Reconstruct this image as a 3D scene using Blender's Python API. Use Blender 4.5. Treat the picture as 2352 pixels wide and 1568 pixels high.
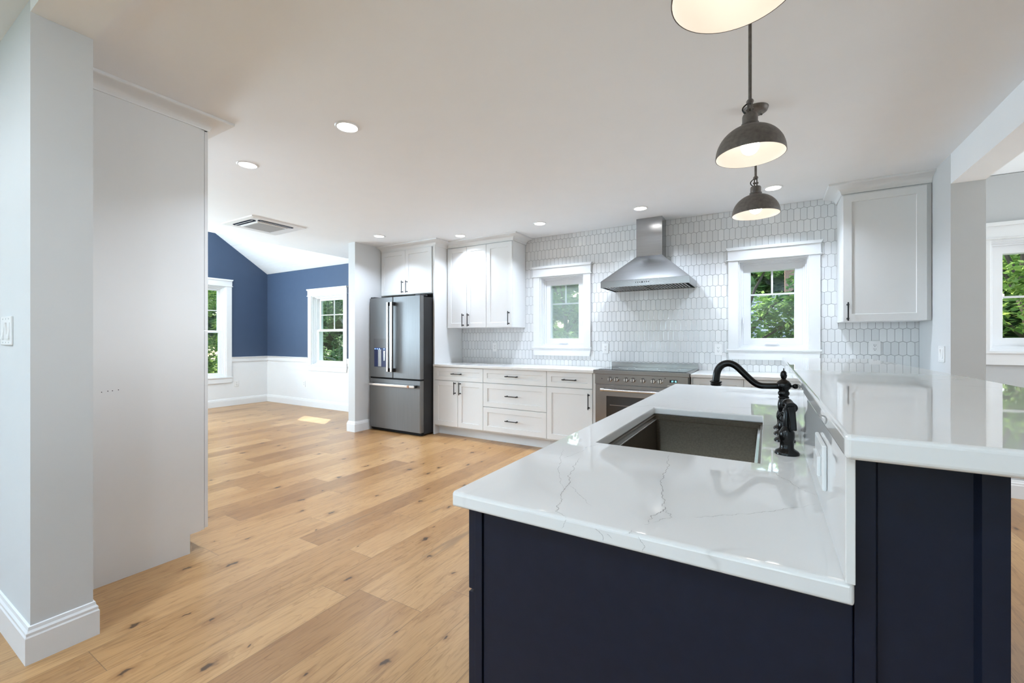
import bpy, bmesh, math, random
from mathutils import Vector, Matrix

for _o in list(bpy.data.objects):
    bpy.data.objects.remove(_o)
SC = bpy.context.scene
COL = SC.collection
R = math.radians

# ------------------------------------------------------------------ camera
cam_data = bpy.data.cameras.new('camera')
cam_data.sensor_fit = 'HORIZONTAL'
cam_data.sensor_width = 36.0
cam_data.lens = 36.0 * 986.0 / 2352.0
cam_data.shift_y = -5.0 / 2352.0
cam_data.clip_start = 0.03
cam_data.clip_end = 200
cam = bpy.data.objects.new('camera', cam_data)
cam.location = (0, 0, 1.2)
cam.rotation_euler = (R(90), 0, R(30.77))
COL.objects.link(cam)
SC.camera = cam

# ------------------------------------------------------------------ world, sun, exposure
world = bpy.data.worlds.new('world')
SC.world = world
world.use_nodes = True
wn = world.node_tree.nodes
wl = world.node_tree.links
wn.clear()
sky = wn.new('ShaderNodeTexSky')
sky.sky_type = 'NISHITA'
sky.sun_disc = False
sky.sun_elevation = R(45)
sky.sun_rotation = R(-40)
sky.dust_density = 2.0
bg = wn.new('ShaderNodeBackground')
bg.inputs['Strength'].default_value = 0.55
wo = wn.new('ShaderNodeOutputWorld')
wl.new(sky.outputs[0], bg.inputs['Color'])
wl.new(bg.outputs[0], wo.inputs['Surface'])

sun_data = bpy.data.lights.new('sun', 'SUN')
sun_data.energy = 7.0
sun_data.angle = R(0.6)
sun_data.color = (1.0, 0.95, 0.86)
sun = bpy.data.objects.new('sun', sun_data)
sun.rotation_euler = Vector((0.65, -0.78, -1.0)).to_track_quat('-Z', 'Y').to_euler()
sun.location = (-6, 9, 12)
COL.objects.link(sun)


def area(name, loc, aim, sx, sy, power, color):
    d = bpy.data.lights.new(name, 'AREA')
    d.shape = 'RECTANGLE'
    d.size = sx
    d.size_y = sy
    d.energy = power
    d.color = color
    o = bpy.data.objects.new(name, d)
    o.location = loc
    o.rotation_euler = Vector(aim).to_track_quat('-Z', 'Z').to_euler()
    COL.objects.link(o)
    return o


DAY = (0.72, 0.87, 1.0)
P_SOUTH, P_SOUTHUP, P_EAST, P_WEST, P_VAULTFILL, P_CEILFILL, P_ECEILFILL = 3, 64, 90, 205, 30, 8.5, 1.5
C_SOUTH = C_SOUTHUP = (0.58, 0.83, 1.0)
C_EAST = (0.86, 0.94, 1.0)
C_WEST = (0.68, 0.87, 1.0)
C_VAULTFILL = (1.0, 0.98, 0.95)
C_CEILFILL = (0.87, 0.97, 1.09)
# unseen fill lamps added behind the camera and in the side rooms
for wx_ in (-3.6, -0.2):
    area('fill_south', (wx_, -3.40, 1.45), (0, 1, 0.1), 2.0, 1.4, P_SOUTH, C_SOUTH)
    d_ = area('fill_south', (wx_, -3.38, 1.00), (0, 0.40, 0.92), 2.0, 0.6, P_SOUTHUP, C_SOUTHUP)  # added uplight, brightens the ceiling
    d_.data.spread = R(100)
area('fill_east', (4.42, 3.95, 1.5), (-1, -0.35, 0.5), 1.3, 1.3, P_EAST, C_EAST)
area('fill_west', (-8.30, 1.75, 1.45), (1, 0, 0.65), 1.2, 1.5, P_WEST, C_WEST)
# unseen fill lamp added under the south slope to brighten the blue room
area('fill_vault', (-7.0, 1.75, 3.05), (0.0, 0.30, -0.95), 1.4, 0.9, P_VAULTFILL, C_VAULTFILL)
# unseen disc lamps added at the ceiling as fill behind and beside the camera
for lx_ in (-4.3, -3.2, -2.1, -0.9):
    area('fill_ceiling', (lx_, -0.55, 2.455), (0, 0, -1), 0.11, 0.11, P_CEILFILL, C_CEILFILL).data.shape = 'DISK'
for lx_ in (2.0, 3.4):
    area('fill_ceiling', (lx_, 2.2, 2.455), (0, 0, -1), 0.11, 0.11, P_ECEILFILL, C_CEILFILL).data.shape = 'DISK'

SC.view_settings.view_transform = 'Standard'
SC.view_settings.look = 'None'
SC.view_settings.gamma = 1.0
SC.view_settings.use_curve_mapping = False
SC.view_settings.exposure = 0.36

DOWNLIGHT_STRENGTH = 8.6        # watts of each recessed lamp
C_DOWN = (0.84, 0.965, 1.13)
BULB_STRENGTH = 4.4

# ------------------------------------------------------------------ materials


def new_mat(name):
    m = bpy.data.materials.new(name)
    m.use_nodes = True
    nt = m.node_tree
    for n in list(nt.nodes):
        nt.nodes.remove(n)
    out = nt.nodes.new('ShaderNodeOutputMaterial')
    b = nt.nodes.new('ShaderNodeBsdfPrincipled')
    nt.links.new(b.outputs[0], out.inputs[0])
    return m, nt, b


def setin(b, **kw):
    names = {'rough': 'Roughness', 'metal': 'Metallic', 'spec': 'Specular IOR Level', 'coat': 'Coat Weight',
             'coat_rough': 'Coat Roughness', 'aniso': 'Anisotropic', 'emit': 'Emission Strength', 'trans': 'Transmission Weight'}
    for k, v in kw.items():
        b.inputs[names[k]].default_value = v


def simple(name, color, rough=0.5, metal=0.0, spec=0.5, var=0.03, scale=6.0, bump=0.0, bscale=200.0, stretch=(1, 1, 1), **kw):
    """principled surface with faint noise in colour and, where asked, a fine bump"""
    m, nt, b = new_mat(name)
    tc = nt.nodes.new('ShaderNodeTexCoord')
    mp = nt.nodes.new('ShaderNodeMapping')
    mp.inputs['Scale'].default_value = stretch
    nt.links.new(tc.outputs['Object'], mp.inputs[0])
    nz = nt.nodes.new('ShaderNodeTexNoise')
    nz.inputs['Scale'].default_value = scale
    nz.inputs['Detail'].default_value = 4
    nt.links.new(mp.outputs[0], nz.inputs[0])
    rp = nt.nodes.new('ShaderNodeValToRGB')
    c = color
    rp.color_ramp.elements[0].position = 0.3
    rp.color_ramp.elements[1].position = 0.7
    rp.color_ramp.elements[0].color = tuple(x * (1 - var) for x in c) + (1,)
    rp.color_ramp.elements[1].color = tuple(min(1, x * (1 + var)) for x in c) + (1,)
    nt.links.new(nz.outputs[0], rp.inputs[0])
    nt.links.new(rp.outputs[0], b.inputs['Base Color'])
    if bump:
        n2 = nt.nodes.new('ShaderNodeTexNoise')
        n2.inputs['Scale'].default_value = bscale
        nt.links.new(mp.outputs[0], n2.inputs[0])
        bp = nt.nodes.new('ShaderNodeBump')
        bp.inputs['Strength'].default_value = bump
        bp.inputs['Distance'].default_value = 0.001
        nt.links.new(n2.outputs[0], bp.inputs['Height'])
        nt.links.new(bp.outputs[0], b.inputs['Normal'])
    setin(b, rough=rough, metal=metal, spec=spec, **kw)
    return m


def emitter(name, color, strength):
    m, nt, b = new_mat(name)
    b.inputs['Base Color'].default_value = (0.9, 0.9, 0.9, 1)
    b.inputs['Emission Color'].default_value = color + (1,)
    b.inputs['Emission Strength'].default_value = strength
    return m


M = {}
M['wall_white'] = simple('wall_white', (0.66, 0.668, 0.67), 0.55, spec=0.35, var=0.008, bump=0.05, bscale=300)
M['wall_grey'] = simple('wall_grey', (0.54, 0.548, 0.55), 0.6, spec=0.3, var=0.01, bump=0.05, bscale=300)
M['ceiling_white'] = simple('ceiling_white', (0.90, 0.91, 0.925), 0.6, spec=0.3, var=0.006)
M['wall_blue'] = simple('wall_blue', (0.060, 0.091, 0.155), 0.5, spec=0.3, var=0.02, bump=0.05, bscale=300)
M['trim_white'] = simple('trim_white', (0.82, 0.825, 0.83), 0.3, spec=0.45, var=0.006)
M['cabinet_white'] = simple('cabinet_white', (0.80, 0.80, 0.795), 0.34, spec=0.45, var=0.006)
M['navy'] = simple('navy', (0.0085, 0.0122, 0.0262), 0.40, spec=0.30, var=0.08, scale=40, bump=0.06, bscale=500)
M['black_metal'] = simple('black_metal', (0.008, 0.008, 0.009), 0.33, spec=0.5, var=0.1)
M['bronze_black'] = simple('bronze_black', (0.0045, 0.0042, 0.0042), 0.2, spec=0.3, var=0.15, scale=30)
M['lamp_bronze'] = simple('lamp_bronze', (0.135, 0.116, 0.102), 0.5, metal=0.2, spec=0.5, var=0.22, scale=70)
M['enamel'] = simple('enamel', (0.86, 0.82, 0.78), 0.35, spec=0.4, var=0.01)
M['steel'] = simple('steel', (0.40, 0.405, 0.41), 0.22, metal=1.0, var=0.05, scale=5, bump=0.03, bscale=60, stretch=(0.6, 0.6, 40), aniso=0.5)
M['steel_range'] = simple('steel_range', (0.30, 0.283, 0.27), 0.27, metal=1.0, var=0.05, scale=5, bump=0.03, bscale=60, stretch=(0.6, 0.6, 40), aniso=0.4)
M['steel_fridge'] = simple('steel_fridge', (0.23, 0.233, 0.238), 0.48, metal=1.0, var=0.05, scale=4, bump=0.03, bscale=60, stretch=(40, 40, 0.6), aniso=0.5)
M['steel_bright'] = simple('steel_bright', (0.68, 0.66, 0.64), 0.2, metal=1.0, var=0.03)
M['copper'] = simple('copper', (0.42, 0.25, 0.17), 0.25, metal=1.0, var=0.04)
M['fridge_case'] = simple('fridge_case', (0.018, 0.018, 0.019), 0.45, spec=0.4, var=0.08)
M['black_gloss'] = simple('black_gloss', (0.006, 0.006, 0.007), 0.06, spec=0.6, var=0.05)
M['dark_gap'] = simple('dark_gap', (0.01, 0.01, 0.01), 0.7, spec=0.2, var=0.05)
M['oven_glass'] = simple('oven_glass', (0.030, 0.027, 0.024), 0.08, spec=0.6, var=0.1)
M['sink_metal'] = simple('sink_metal', (0.125, 0.098, 0.070), 0.40, metal=0.75, spec=0.5, var=0.16, scale=140, bump=0.12, bscale=260)
M['plastic_white'] = simple('plastic_white', (0.84, 0.84, 0.835), 0.28, spec=0.5, var=0.004)
M['plastic_grey'] = simple('plastic_grey', (0.52, 0.53, 0.54), 0.5, spec=0.4, var=0.02)
M['grille_grey'] = simple('grille_grey', (0.50, 0.50, 0.50), 0.6, spec=0.3, var=0.05, scale=180)
M['vinyl_white'] = simple('vinyl_white', (0.84, 0.85, 0.87), 0.3, spec=0.45, var=0.004)
M['bark'] = simple('bark', (0.10, 0.075, 0.055), 0.85, spec=0.2, var=0.3, scale=12, stretch=(1, 1, 0.2))
M['bark_pale'] = simple('bark_pale', (0.42, 0.40, 0.37), 0.8, spec=0.2, var=0.25, scale=10, stretch=(1, 1, 0.3))
M['lawn'] = simple('lawn', (0.07, 0.14, 0.035), 0.9, spec=0.1, var=0.35, scale=2.0)
M['roof_shingle'] = simple('roof_shingle', (0.34, 0.35, 0.37), 0.85, spec=0.2, var=0.25, scale=14, stretch=(1, 6, 6))
M['brick'] = simple('brick', (0.46, 0.25, 0.19), 0.85, spec=0.2, var=0.2, scale=20)
M['siding'] = simple('siding', (0.55, 0.56, 0.57), 0.7, spec=0.3, var=0.05)
M['cyan_digits'] = emitter('cyan_digits', (0.25, 0.85, 1.0), 1.6)
M['blue_led'] = emitter('blue_led', (0.05, 0.22, 1.0), 4.0)
M['downlight'] = emitter('downlight', (1.0, 0.985, 0.96), 7.0)
M['bulb'] = emitter('bulb', (1.0, 0.90, 0.78), BULB_STRENGTH)
M['vein'] = simple('vein', (0.40, 0.385, 0.37), 0.25, spec=0.5, var=0.35, scale=60)
M['dispenser_grey'] = simple('dispenser_grey', (0.13, 0.13, 0.135), 0.3, spec=0.5, var=0.05)
M['niche_led_tint'] = simple('niche_led_tint', (0.014, 0.028, 0.11), 0.25, spec=0.5, var=0.1)  # blue light of the LEDs put into the niche colour


def quartz():
    m, nt, b = new_mat('quartz')
    N, L = nt.nodes.new, nt.links.new
    tc = N('ShaderNodeTexCoord')
    nz = N('ShaderNodeTexNoise')
    nz.inputs['Scale'].default_value = 2.2
    nz.inputs['Detail'].default_value = 6
    L(tc.outputs['Object'], nz.inputs[0])
    mx = N('ShaderNodeMixRGB')
    mx.inputs[0].default_value = 0.28
    L(tc.outputs['Object'], mx.inputs[1])
    L(nz.outputs['Color'], mx.inputs[2])
    vo = N('ShaderNodeTexVoronoi')
    vo.feature = 'DISTANCE_TO_EDGE'
    vo.inputs['Scale'].default_value = 1.7
    L(mx.outputs[0], vo.inputs[0])
    rp = N('ShaderNodeValToRGB')
    rp.color_ramp.elements[0].position = 0.0
    rp.color_ramp.elements[0].color = (1, 1, 1, 1)
    rp.color_ramp.elements[1].position = 0.009
    rp.color_ramp.elements[1].color = (0, 0, 0, 1)
    L(vo.outputs[0], rp.inputs[0])
    n2 = N('ShaderNodeTexNoise')
    n2.inputs['Scale'].default_value = 3.0
    L(tc.outputs['Object'], n2.inputs[0])
    r2 = N('ShaderNodeValToRGB')
    r2.color_ramp.elements[0].position = 0.48
    r2.color_ramp.elements[1].position = 0.66
    L(n2.outputs[0], r2.inputs[0])
    mul = N('ShaderNodeMath')
    mul.operation = 'MULTIPLY'
    L(rp.outputs[0], mul.inputs[0])
    L(r2.outputs[0], mul.inputs[1])
    mu2 = N('ShaderNodeMath')
    mu2.operation = 'MULTIPLY'
    mu2.inputs[1].default_value = 0.28
    L(mul.outputs[0], mu2.inputs[0])
    mc = N('ShaderNodeMixRGB')
    mc.inputs[1].default_value = (0.85, 0.84, 0.825, 1)
    mc.inputs[2].default_value = (0.42, 0.40, 0.38, 1)
    L(mu2.outputs[0], mc.inputs[0])
    L(mc.outputs[0], b.inputs['Base Color'])
    setin(b, rough=0.025, spec=0.5)
    return m


M['quartz'] = quartz()


def tile_mat():
    m, nt, b = new_mat('glazed_tile')
    N, L = nt.nodes.new, nt.links.new
    g = N('ShaderNodeNewGeometry')
    rp = N('ShaderNodeValToRGB')
    rp.color_ramp.elements[0].color = (0.73, 0.74, 0.745, 1)
    rp.color_ramp.elements[1].color = (0.80, 0.805, 0.805, 1)
    L(g.outputs['Random Per Island'], rp.inputs[0])
    L(rp.outputs[0], b.inputs['Base Color'])
    tc = N('ShaderNodeTexCoord')
    nz = N('ShaderNodeTexNoise')
    nz.inputs['Scale'].default_value = 9
    L(tc.outputs['Object'], nz.inputs[0])
    bp = N('ShaderNodeBump')
    bp.inputs['Strength'].default_value = 0.12
    bp.inputs['Distance'].default_value = 0.01
    L(nz.outputs[0], bp.inputs['Height'])
    L(bp.outputs[0], b.inputs['Normal'])
    setin(b, rough=0.13, spec=0.5)
    return m


M['tile'] = tile_mat()
M['grout'] = simple('grout', (0.20, 0.20, 0.205), 0.8, spec=0.2, var=0.05)


def leaf_mat(name, dark, light):
    m, nt, b = new_mat(name)
    N, L = nt.nodes.new, nt.links.new
    out = [n for n in nt.nodes if n.type == 'OUTPUT_MATERIAL'][0]
    g = N('ShaderNodeNewGeometry')
    rp = N('ShaderNodeValToRGB')
    rp.color_ramp.elements[0].color = dark + (1,)
    rp.color_ramp.elements[1].color = light + (1,)
    L(g.outputs['Random Per Island'], rp.inputs[0])
    L(rp.outputs[0], b.inputs['Base Color'])
    setin(b, rough=0.5, spec=0.4)
    tr = N('ShaderNodeBsdfTranslucent')
    L(rp.outputs[0], tr.inputs[0])
    mx = N('ShaderNodeMixShader')
    mx.inputs[0].default_value = 0.62
    L(b.outputs[0], mx.inputs[1])
    L(tr.outputs[0], mx.inputs[2])
    L(mx.outputs[0], out.inputs[0])
    return m


M['leaf'] = leaf_mat('leaf', (0.10, 0.22, 0.07), (0.36, 0.52, 0.16))
M['leaf_deep'] = leaf_mat('leaf_deep', (0.09, 0.20, 0.09), (0.32, 0.46, 0.20))
M['leaf_bright'] = leaf_mat('leaf_bright', (0.15, 0.28, 0.07), (0.50, 0.62, 0.18))


def glass_mat():
    m, nt, b = new_mat('window_glass')
    N, L = nt.nodes.new, nt.links.new
    out = [n for n in nt.nodes if n.type == 'OUTPUT_MATERIAL'][0]
    nt.nodes.remove(b)
    tp = N('ShaderNodeBsdfTransparent')
    tp.inputs[0].default_value = (0.90, 0.95, 0.93, 1)
    gl = N('ShaderNodeBsdfGlossy')
    gl.inputs['Roughness'].default_value = 0.02
    fr = N('ShaderNodeFresnel')
    fr.inputs[0].default_value = 1.45
    mx = N('ShaderNodeMixShader')
    ge = N('ShaderNodeNewGeometry')      # the thin pane does not bend light: reflect on the outer faces only
    iv = N('ShaderNodeMath')
    iv.operation = 'SUBTRACT'
    iv.inputs[0].default_value = 1.0
    L(ge.outputs['Backfacing'], iv.inputs[1])
    ml = N('ShaderNodeMath')
    ml.operation = 'MULTIPLY'
    L(fr.outputs[0], ml.inputs[0])
    L(iv.outputs[0], ml.inputs[1])
    L(ml.outputs[0], mx.inputs[0])
    L(tp.outputs[0], mx.inputs[1])
    L(gl.outputs[0], mx.inputs[2])
    L(mx.outputs[0], out.inputs[0])
    return m


M['glass'] = glass_mat()


def screen_mat():
    m, nt, b = new_mat('insect_screen')
    N, L = nt.nodes.new, nt.links.new
    out = [n for n in nt.nodes if n.type == 'OUTPUT_MATERIAL'][0]
    b.inputs['Base Color'].default_value = (0.52, 0.60, 0.57, 1)
    setin(b, rough=0.7, spec=0.3)
    tp = N('ShaderNodeBsdfTransparent')
    mx = N('ShaderNodeMixShader')
    mx.inputs[0].default_value = 0.30
    L(tp.outputs[0], mx.inputs[1])
    L(b.outputs[0], mx.inputs[2])
    L(mx.outputs[0], out.inputs[0])
    return m


M['screen'] = screen_mat()


def floor_mat():
    m, nt, b = new_mat('oak_planks')
    N, L = nt.nodes.new, nt.links.new

    def math_(op, a, bb=None):
        n = N('ShaderNodeMath')
        n.operation = op
        for i, v in enumerate((a, bb)):
            if v is None:
                continue
            if isinstance(v, (int, float)):
                n.inputs[i].default_value = v
            else:
                L(v, n.inputs[i])
        return n.outputs[0]

    def ramp(v, stops):
        r = N('ShaderNodeValToRGB')
        e = r.color_ramp.elements
        while len(e) < len(stops):
            e.new(0.5)
        for i, (p, c) in enumerate(stops):
            e[i].position = p
            e[i].color = c + (1,)
        L(v, r.inputs[0])
        return r.outputs[0]

    def mixc(kind, fac, a, c):
        n = N('ShaderNodeMixRGB')
        n.blend_type = kind
        if isinstance(fac, (int, float)):
            n.inputs[0].default_value = fac
        else:
            L(fac, n.inputs[0])
        for i, v in ((1, a), (2, c)):
            if isinstance(v, tuple):
                n.inputs[i].default_value = v + (1,)
            else:
                L(v, n.inputs[i])
        return n.outputs[0]

    tc = N('ShaderNodeTexCoord')
    sp = N('ShaderNodeSeparateXYZ')
    L(tc.outputs['Object'], sp.inputs[0])
    X, Y = sp.outputs[0], sp.outputs[1]
    W = 0.187
    u = math_('DIVIDE', X, W)
    row = math_('FLOOR', u)
    fu = math_('FRACT', u)
    wn1 = N('ShaderNodeTexWhiteNoise')
    wn1.noise_dimensions = '1D'
    L(row, wn1.inputs['W'])
    off = math_('MULTIPLY', wn1.outputs['Value'], 7.0)
    v = math_('DIVIDE', math_('ADD', Y, off), 1.55)
    seg = math_('FLOOR', v)
    fv = math_('FRACT', v)
    cid = N('ShaderNodeCombineXYZ')
    L(row, cid.inputs[0])
    L(seg, cid.inputs[1])
    wn2 = N('ShaderNodeTexWhiteNoise')
    wn2.noise_dimensions = '3D'
    L(cid.outputs[0], wn2.inputs['Vector'])
    pid = wn2.outputs['Value']
    base = ramp(pid, [(0.0, (0.31, 0.162, 0.067)), (0.15, (0.39, 0.214, 0.090)), (0.6, (0.44, 0.250, 0.108)), (1.0, (0.50, 0.300, 0.140))])
    # grain coordinates: shifted per plank, stretched along the plank
    sh = N('ShaderNodeVectorMath')
    sh.operation = 'MULTIPLY'
    L(wn2.outputs['Color'], sh.inputs[0])
    sh.inputs[1].default_value = (9, 13, 5)
    ad = N('ShaderNodeVectorMath')
    ad.operation = 'ADD'
    L(tc.outputs['Object'], ad.inputs[0])
    L(sh.outputs[0], ad.inputs[1])
    mp = N('ShaderNodeMapping')
    mp.inputs['Scale'].default_value = (1.0, 0.085, 1.0)
    L(ad.outputs[0], mp.inputs[0])
    g1 = N('ShaderNodeTexNoise')
    g1.inputs['Scale'].default_value = 52
    g1.inputs['Detail'].default_value = 7
    g1.inputs['Roughness'].default_value = 0.62
    g1.inputs['Distortion'].default_value = 1.2
    L(mp.outputs[0], g1.inputs[0])
    grain = ramp(g1.outputs[0], [(0.30, (0.66, 0.60, 0.54)), (0.48, (0.97, 0.96, 0.95)), (0.70, (1.08, 1.09, 1.10))])
    c1 = mixc('MULTIPLY', 1.0, base, grain)
    # broad cathedral figure
    mp2 = N('ShaderNodeMapping')
    mp2.inputs['Scale'].default_value = (1.0, 0.16, 1.0)
    L(ad.outputs[0], mp2.inputs[0])
    g2 = N('ShaderNodeTexNoise')
    g2.inputs['Scale'].default_value = 8
    g2.inputs['Detail'].default_value = 2
    L(mp2.outputs[0], g2.inputs[0])
    rings = math_('FRACT', math_('MULTIPLY', g2.outputs[0], 16.0))
    rr = ramp(rings, [(0.0, (0.84, 0.80, 0.76)), (0.22, (1.0, 1.0, 1.0)), (1.0, (1.03, 1.02, 1.0))])
    c2 = mixc('MULTIPLY', 0.8, c1, rr)
    mp3 = N('ShaderNodeMapping')
    mp3.inputs['Scale'].default_value = (1.0, 0.35, 1.0)
    L(ad.outputs[0], mp3.inputs[0])
    g3 = N('ShaderNodeTexNoise')
    g3.inputs['Scale'].default_value = 5
    g3.inputs['Detail'].default_value = 3
    L(mp3.outputs[0], g3.inputs[0])
    blot = ramp(g3.outputs[0], [(0.3, (0.78, 0.70, 0.62)), (0.52, (1.0, 1.0, 1.0)), (1.0, (1.04, 1.04, 1.04))])
    c3 = mixc('MULTIPLY', 0.6, c2, blot)
    # knots
    kd = N('ShaderNodeTexNoise')
    kd.inputs['Scale'].default_value = 22
    L(tc.outputs['Object'], kd.inputs[0])
    km = N('ShaderNodeMixRGB')
    km.inputs[0].default_value = 0.05
    L(tc.outputs['Object'], km.inputs[1])
    L(kd.outputs['Color'], km.inputs[2])
    mpk = N('ShaderNodeMapping')
    mpk.inputs['Scale'].default_value = (1.0, 0.5, 1.0)
    L(km.outputs[0], mpk.inputs[0])
    vk = N('ShaderNodeTexVoronoi')
    vk.voronoi_dimensions = '2D'
    vk.inputs['Scale'].default_value = 5.0
    L(mpk.outputs[0], vk.inputs[0])
    sc_ = N('ShaderNodeSeparateColor')
    L(vk.outputs['Color'], sc_.inputs[0])
    pick = math_('GREATER_THAN', sc_.outputs[0], 0.28)
    size = math_('ADD', math_('MULTIPLY', sc_.outputs[1], 0.062), 0.018)
    kr = math_('DIVIDE', vk.outputs['Distance'], size)
    kcore = math_('MULTIPLY', math_('SUBTRACT', 1.0, math_('SMOOTH_MIN', kr, 1.0)), pick)
    kc = N('ShaderNodeClamp')
    L(math_('MULTIPLY', kcore, 2.3), kc.inputs[0])
    halo = N('ShaderNodeClamp')
    L(math_('MULTIPLY', math_('SUBTRACT', 1.0, math_('DIVIDE', kr, 3.2)), pick), halo.inputs[0])
    c4 = mixc('MULTIPLY', math_('MULTIPLY', halo.outputs[0], 0.75), c3, (0.62, 0.50, 0.40))
    c5 = mixc('MIX', math_('MULTIPLY', kc.outputs[0], 0.88), c4, (0.055, 0.033, 0.020))
    # dark mineral streaks
    mp4 = N('ShaderNodeMapping')
    mp4.inputs['Scale'].default_value = (1.0, 0.06, 1.0)
    L(ad.outputs[0], mp4.inputs[0])
    g4 = N('ShaderNodeTexNoise')
    g4.inputs['Scale'].default_value = 17
    g4.inputs['Detail'].default_value = 4
    g4.inputs['Distortion'].default_value = 0.6
    L(mp4.outputs[0], g4.inputs[0])
    st = ramp(g4.outputs[0], [(0.665, (0, 0, 0)), (0.74, (1, 1, 1))])
    c6 = mixc('MIX', math_('MULTIPLY', st, 0.5), c5, (0.16, 0.10, 0.06))
    # seams
    e1 = math_('MINIMUM', fu, math_('SUBTRACT', 1.0, fu))
    s1 = math_('LESS_THAN', e1, 0.0065)
    e2 = math_('MINIMUM', fv, math_('SUBTRACT', 1.0, fv))
    s2 = math_('LESS_THAN', e2, 0.0009)
    seam = math_('MAXIMUM', s1, s2)
    c7 = mixc('MIX', math_('MULTIPLY', seam, 0.6), c6, (0.15, 0.09, 0.05))
    L(c7, b.inputs['Base Color'])
    bp = N('ShaderNodeBump')
    bp.inputs['Strength'].default_value = 0.25
    bp.inputs['Distance'].default_value = 0.002
    L(math_('SUBTRACT', math_('MULTIPLY', g1.outputs[0], 0.35), seam), bp.inputs['Height'])
    L(bp.outputs[0], b.inputs['Normal'])
    rgh = math_('ADD', math_('MULTIPLY', g1.outputs[0], 0.16), 0.23)
    L(rgh, b.inputs['Roughness'])
    setin(b, spec=0.4)
    return m


M['floor'] = floor_mat()

# ------------------------------------------------------------------ mesh helpers
ORG = {}


def frame(origin, u, w):
    """local (u, w, v) -> world; u along a wall, w towards the room, v up"""
    u, w, o = Vector(u), Vector(w), Vector(origin)
    return Matrix(((u.x, w.x, 0, o.x), (u.y, w.y, 0, o.y), (u.z, w.z, 1, o.z), (0, 0, 0, 1)))


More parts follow.
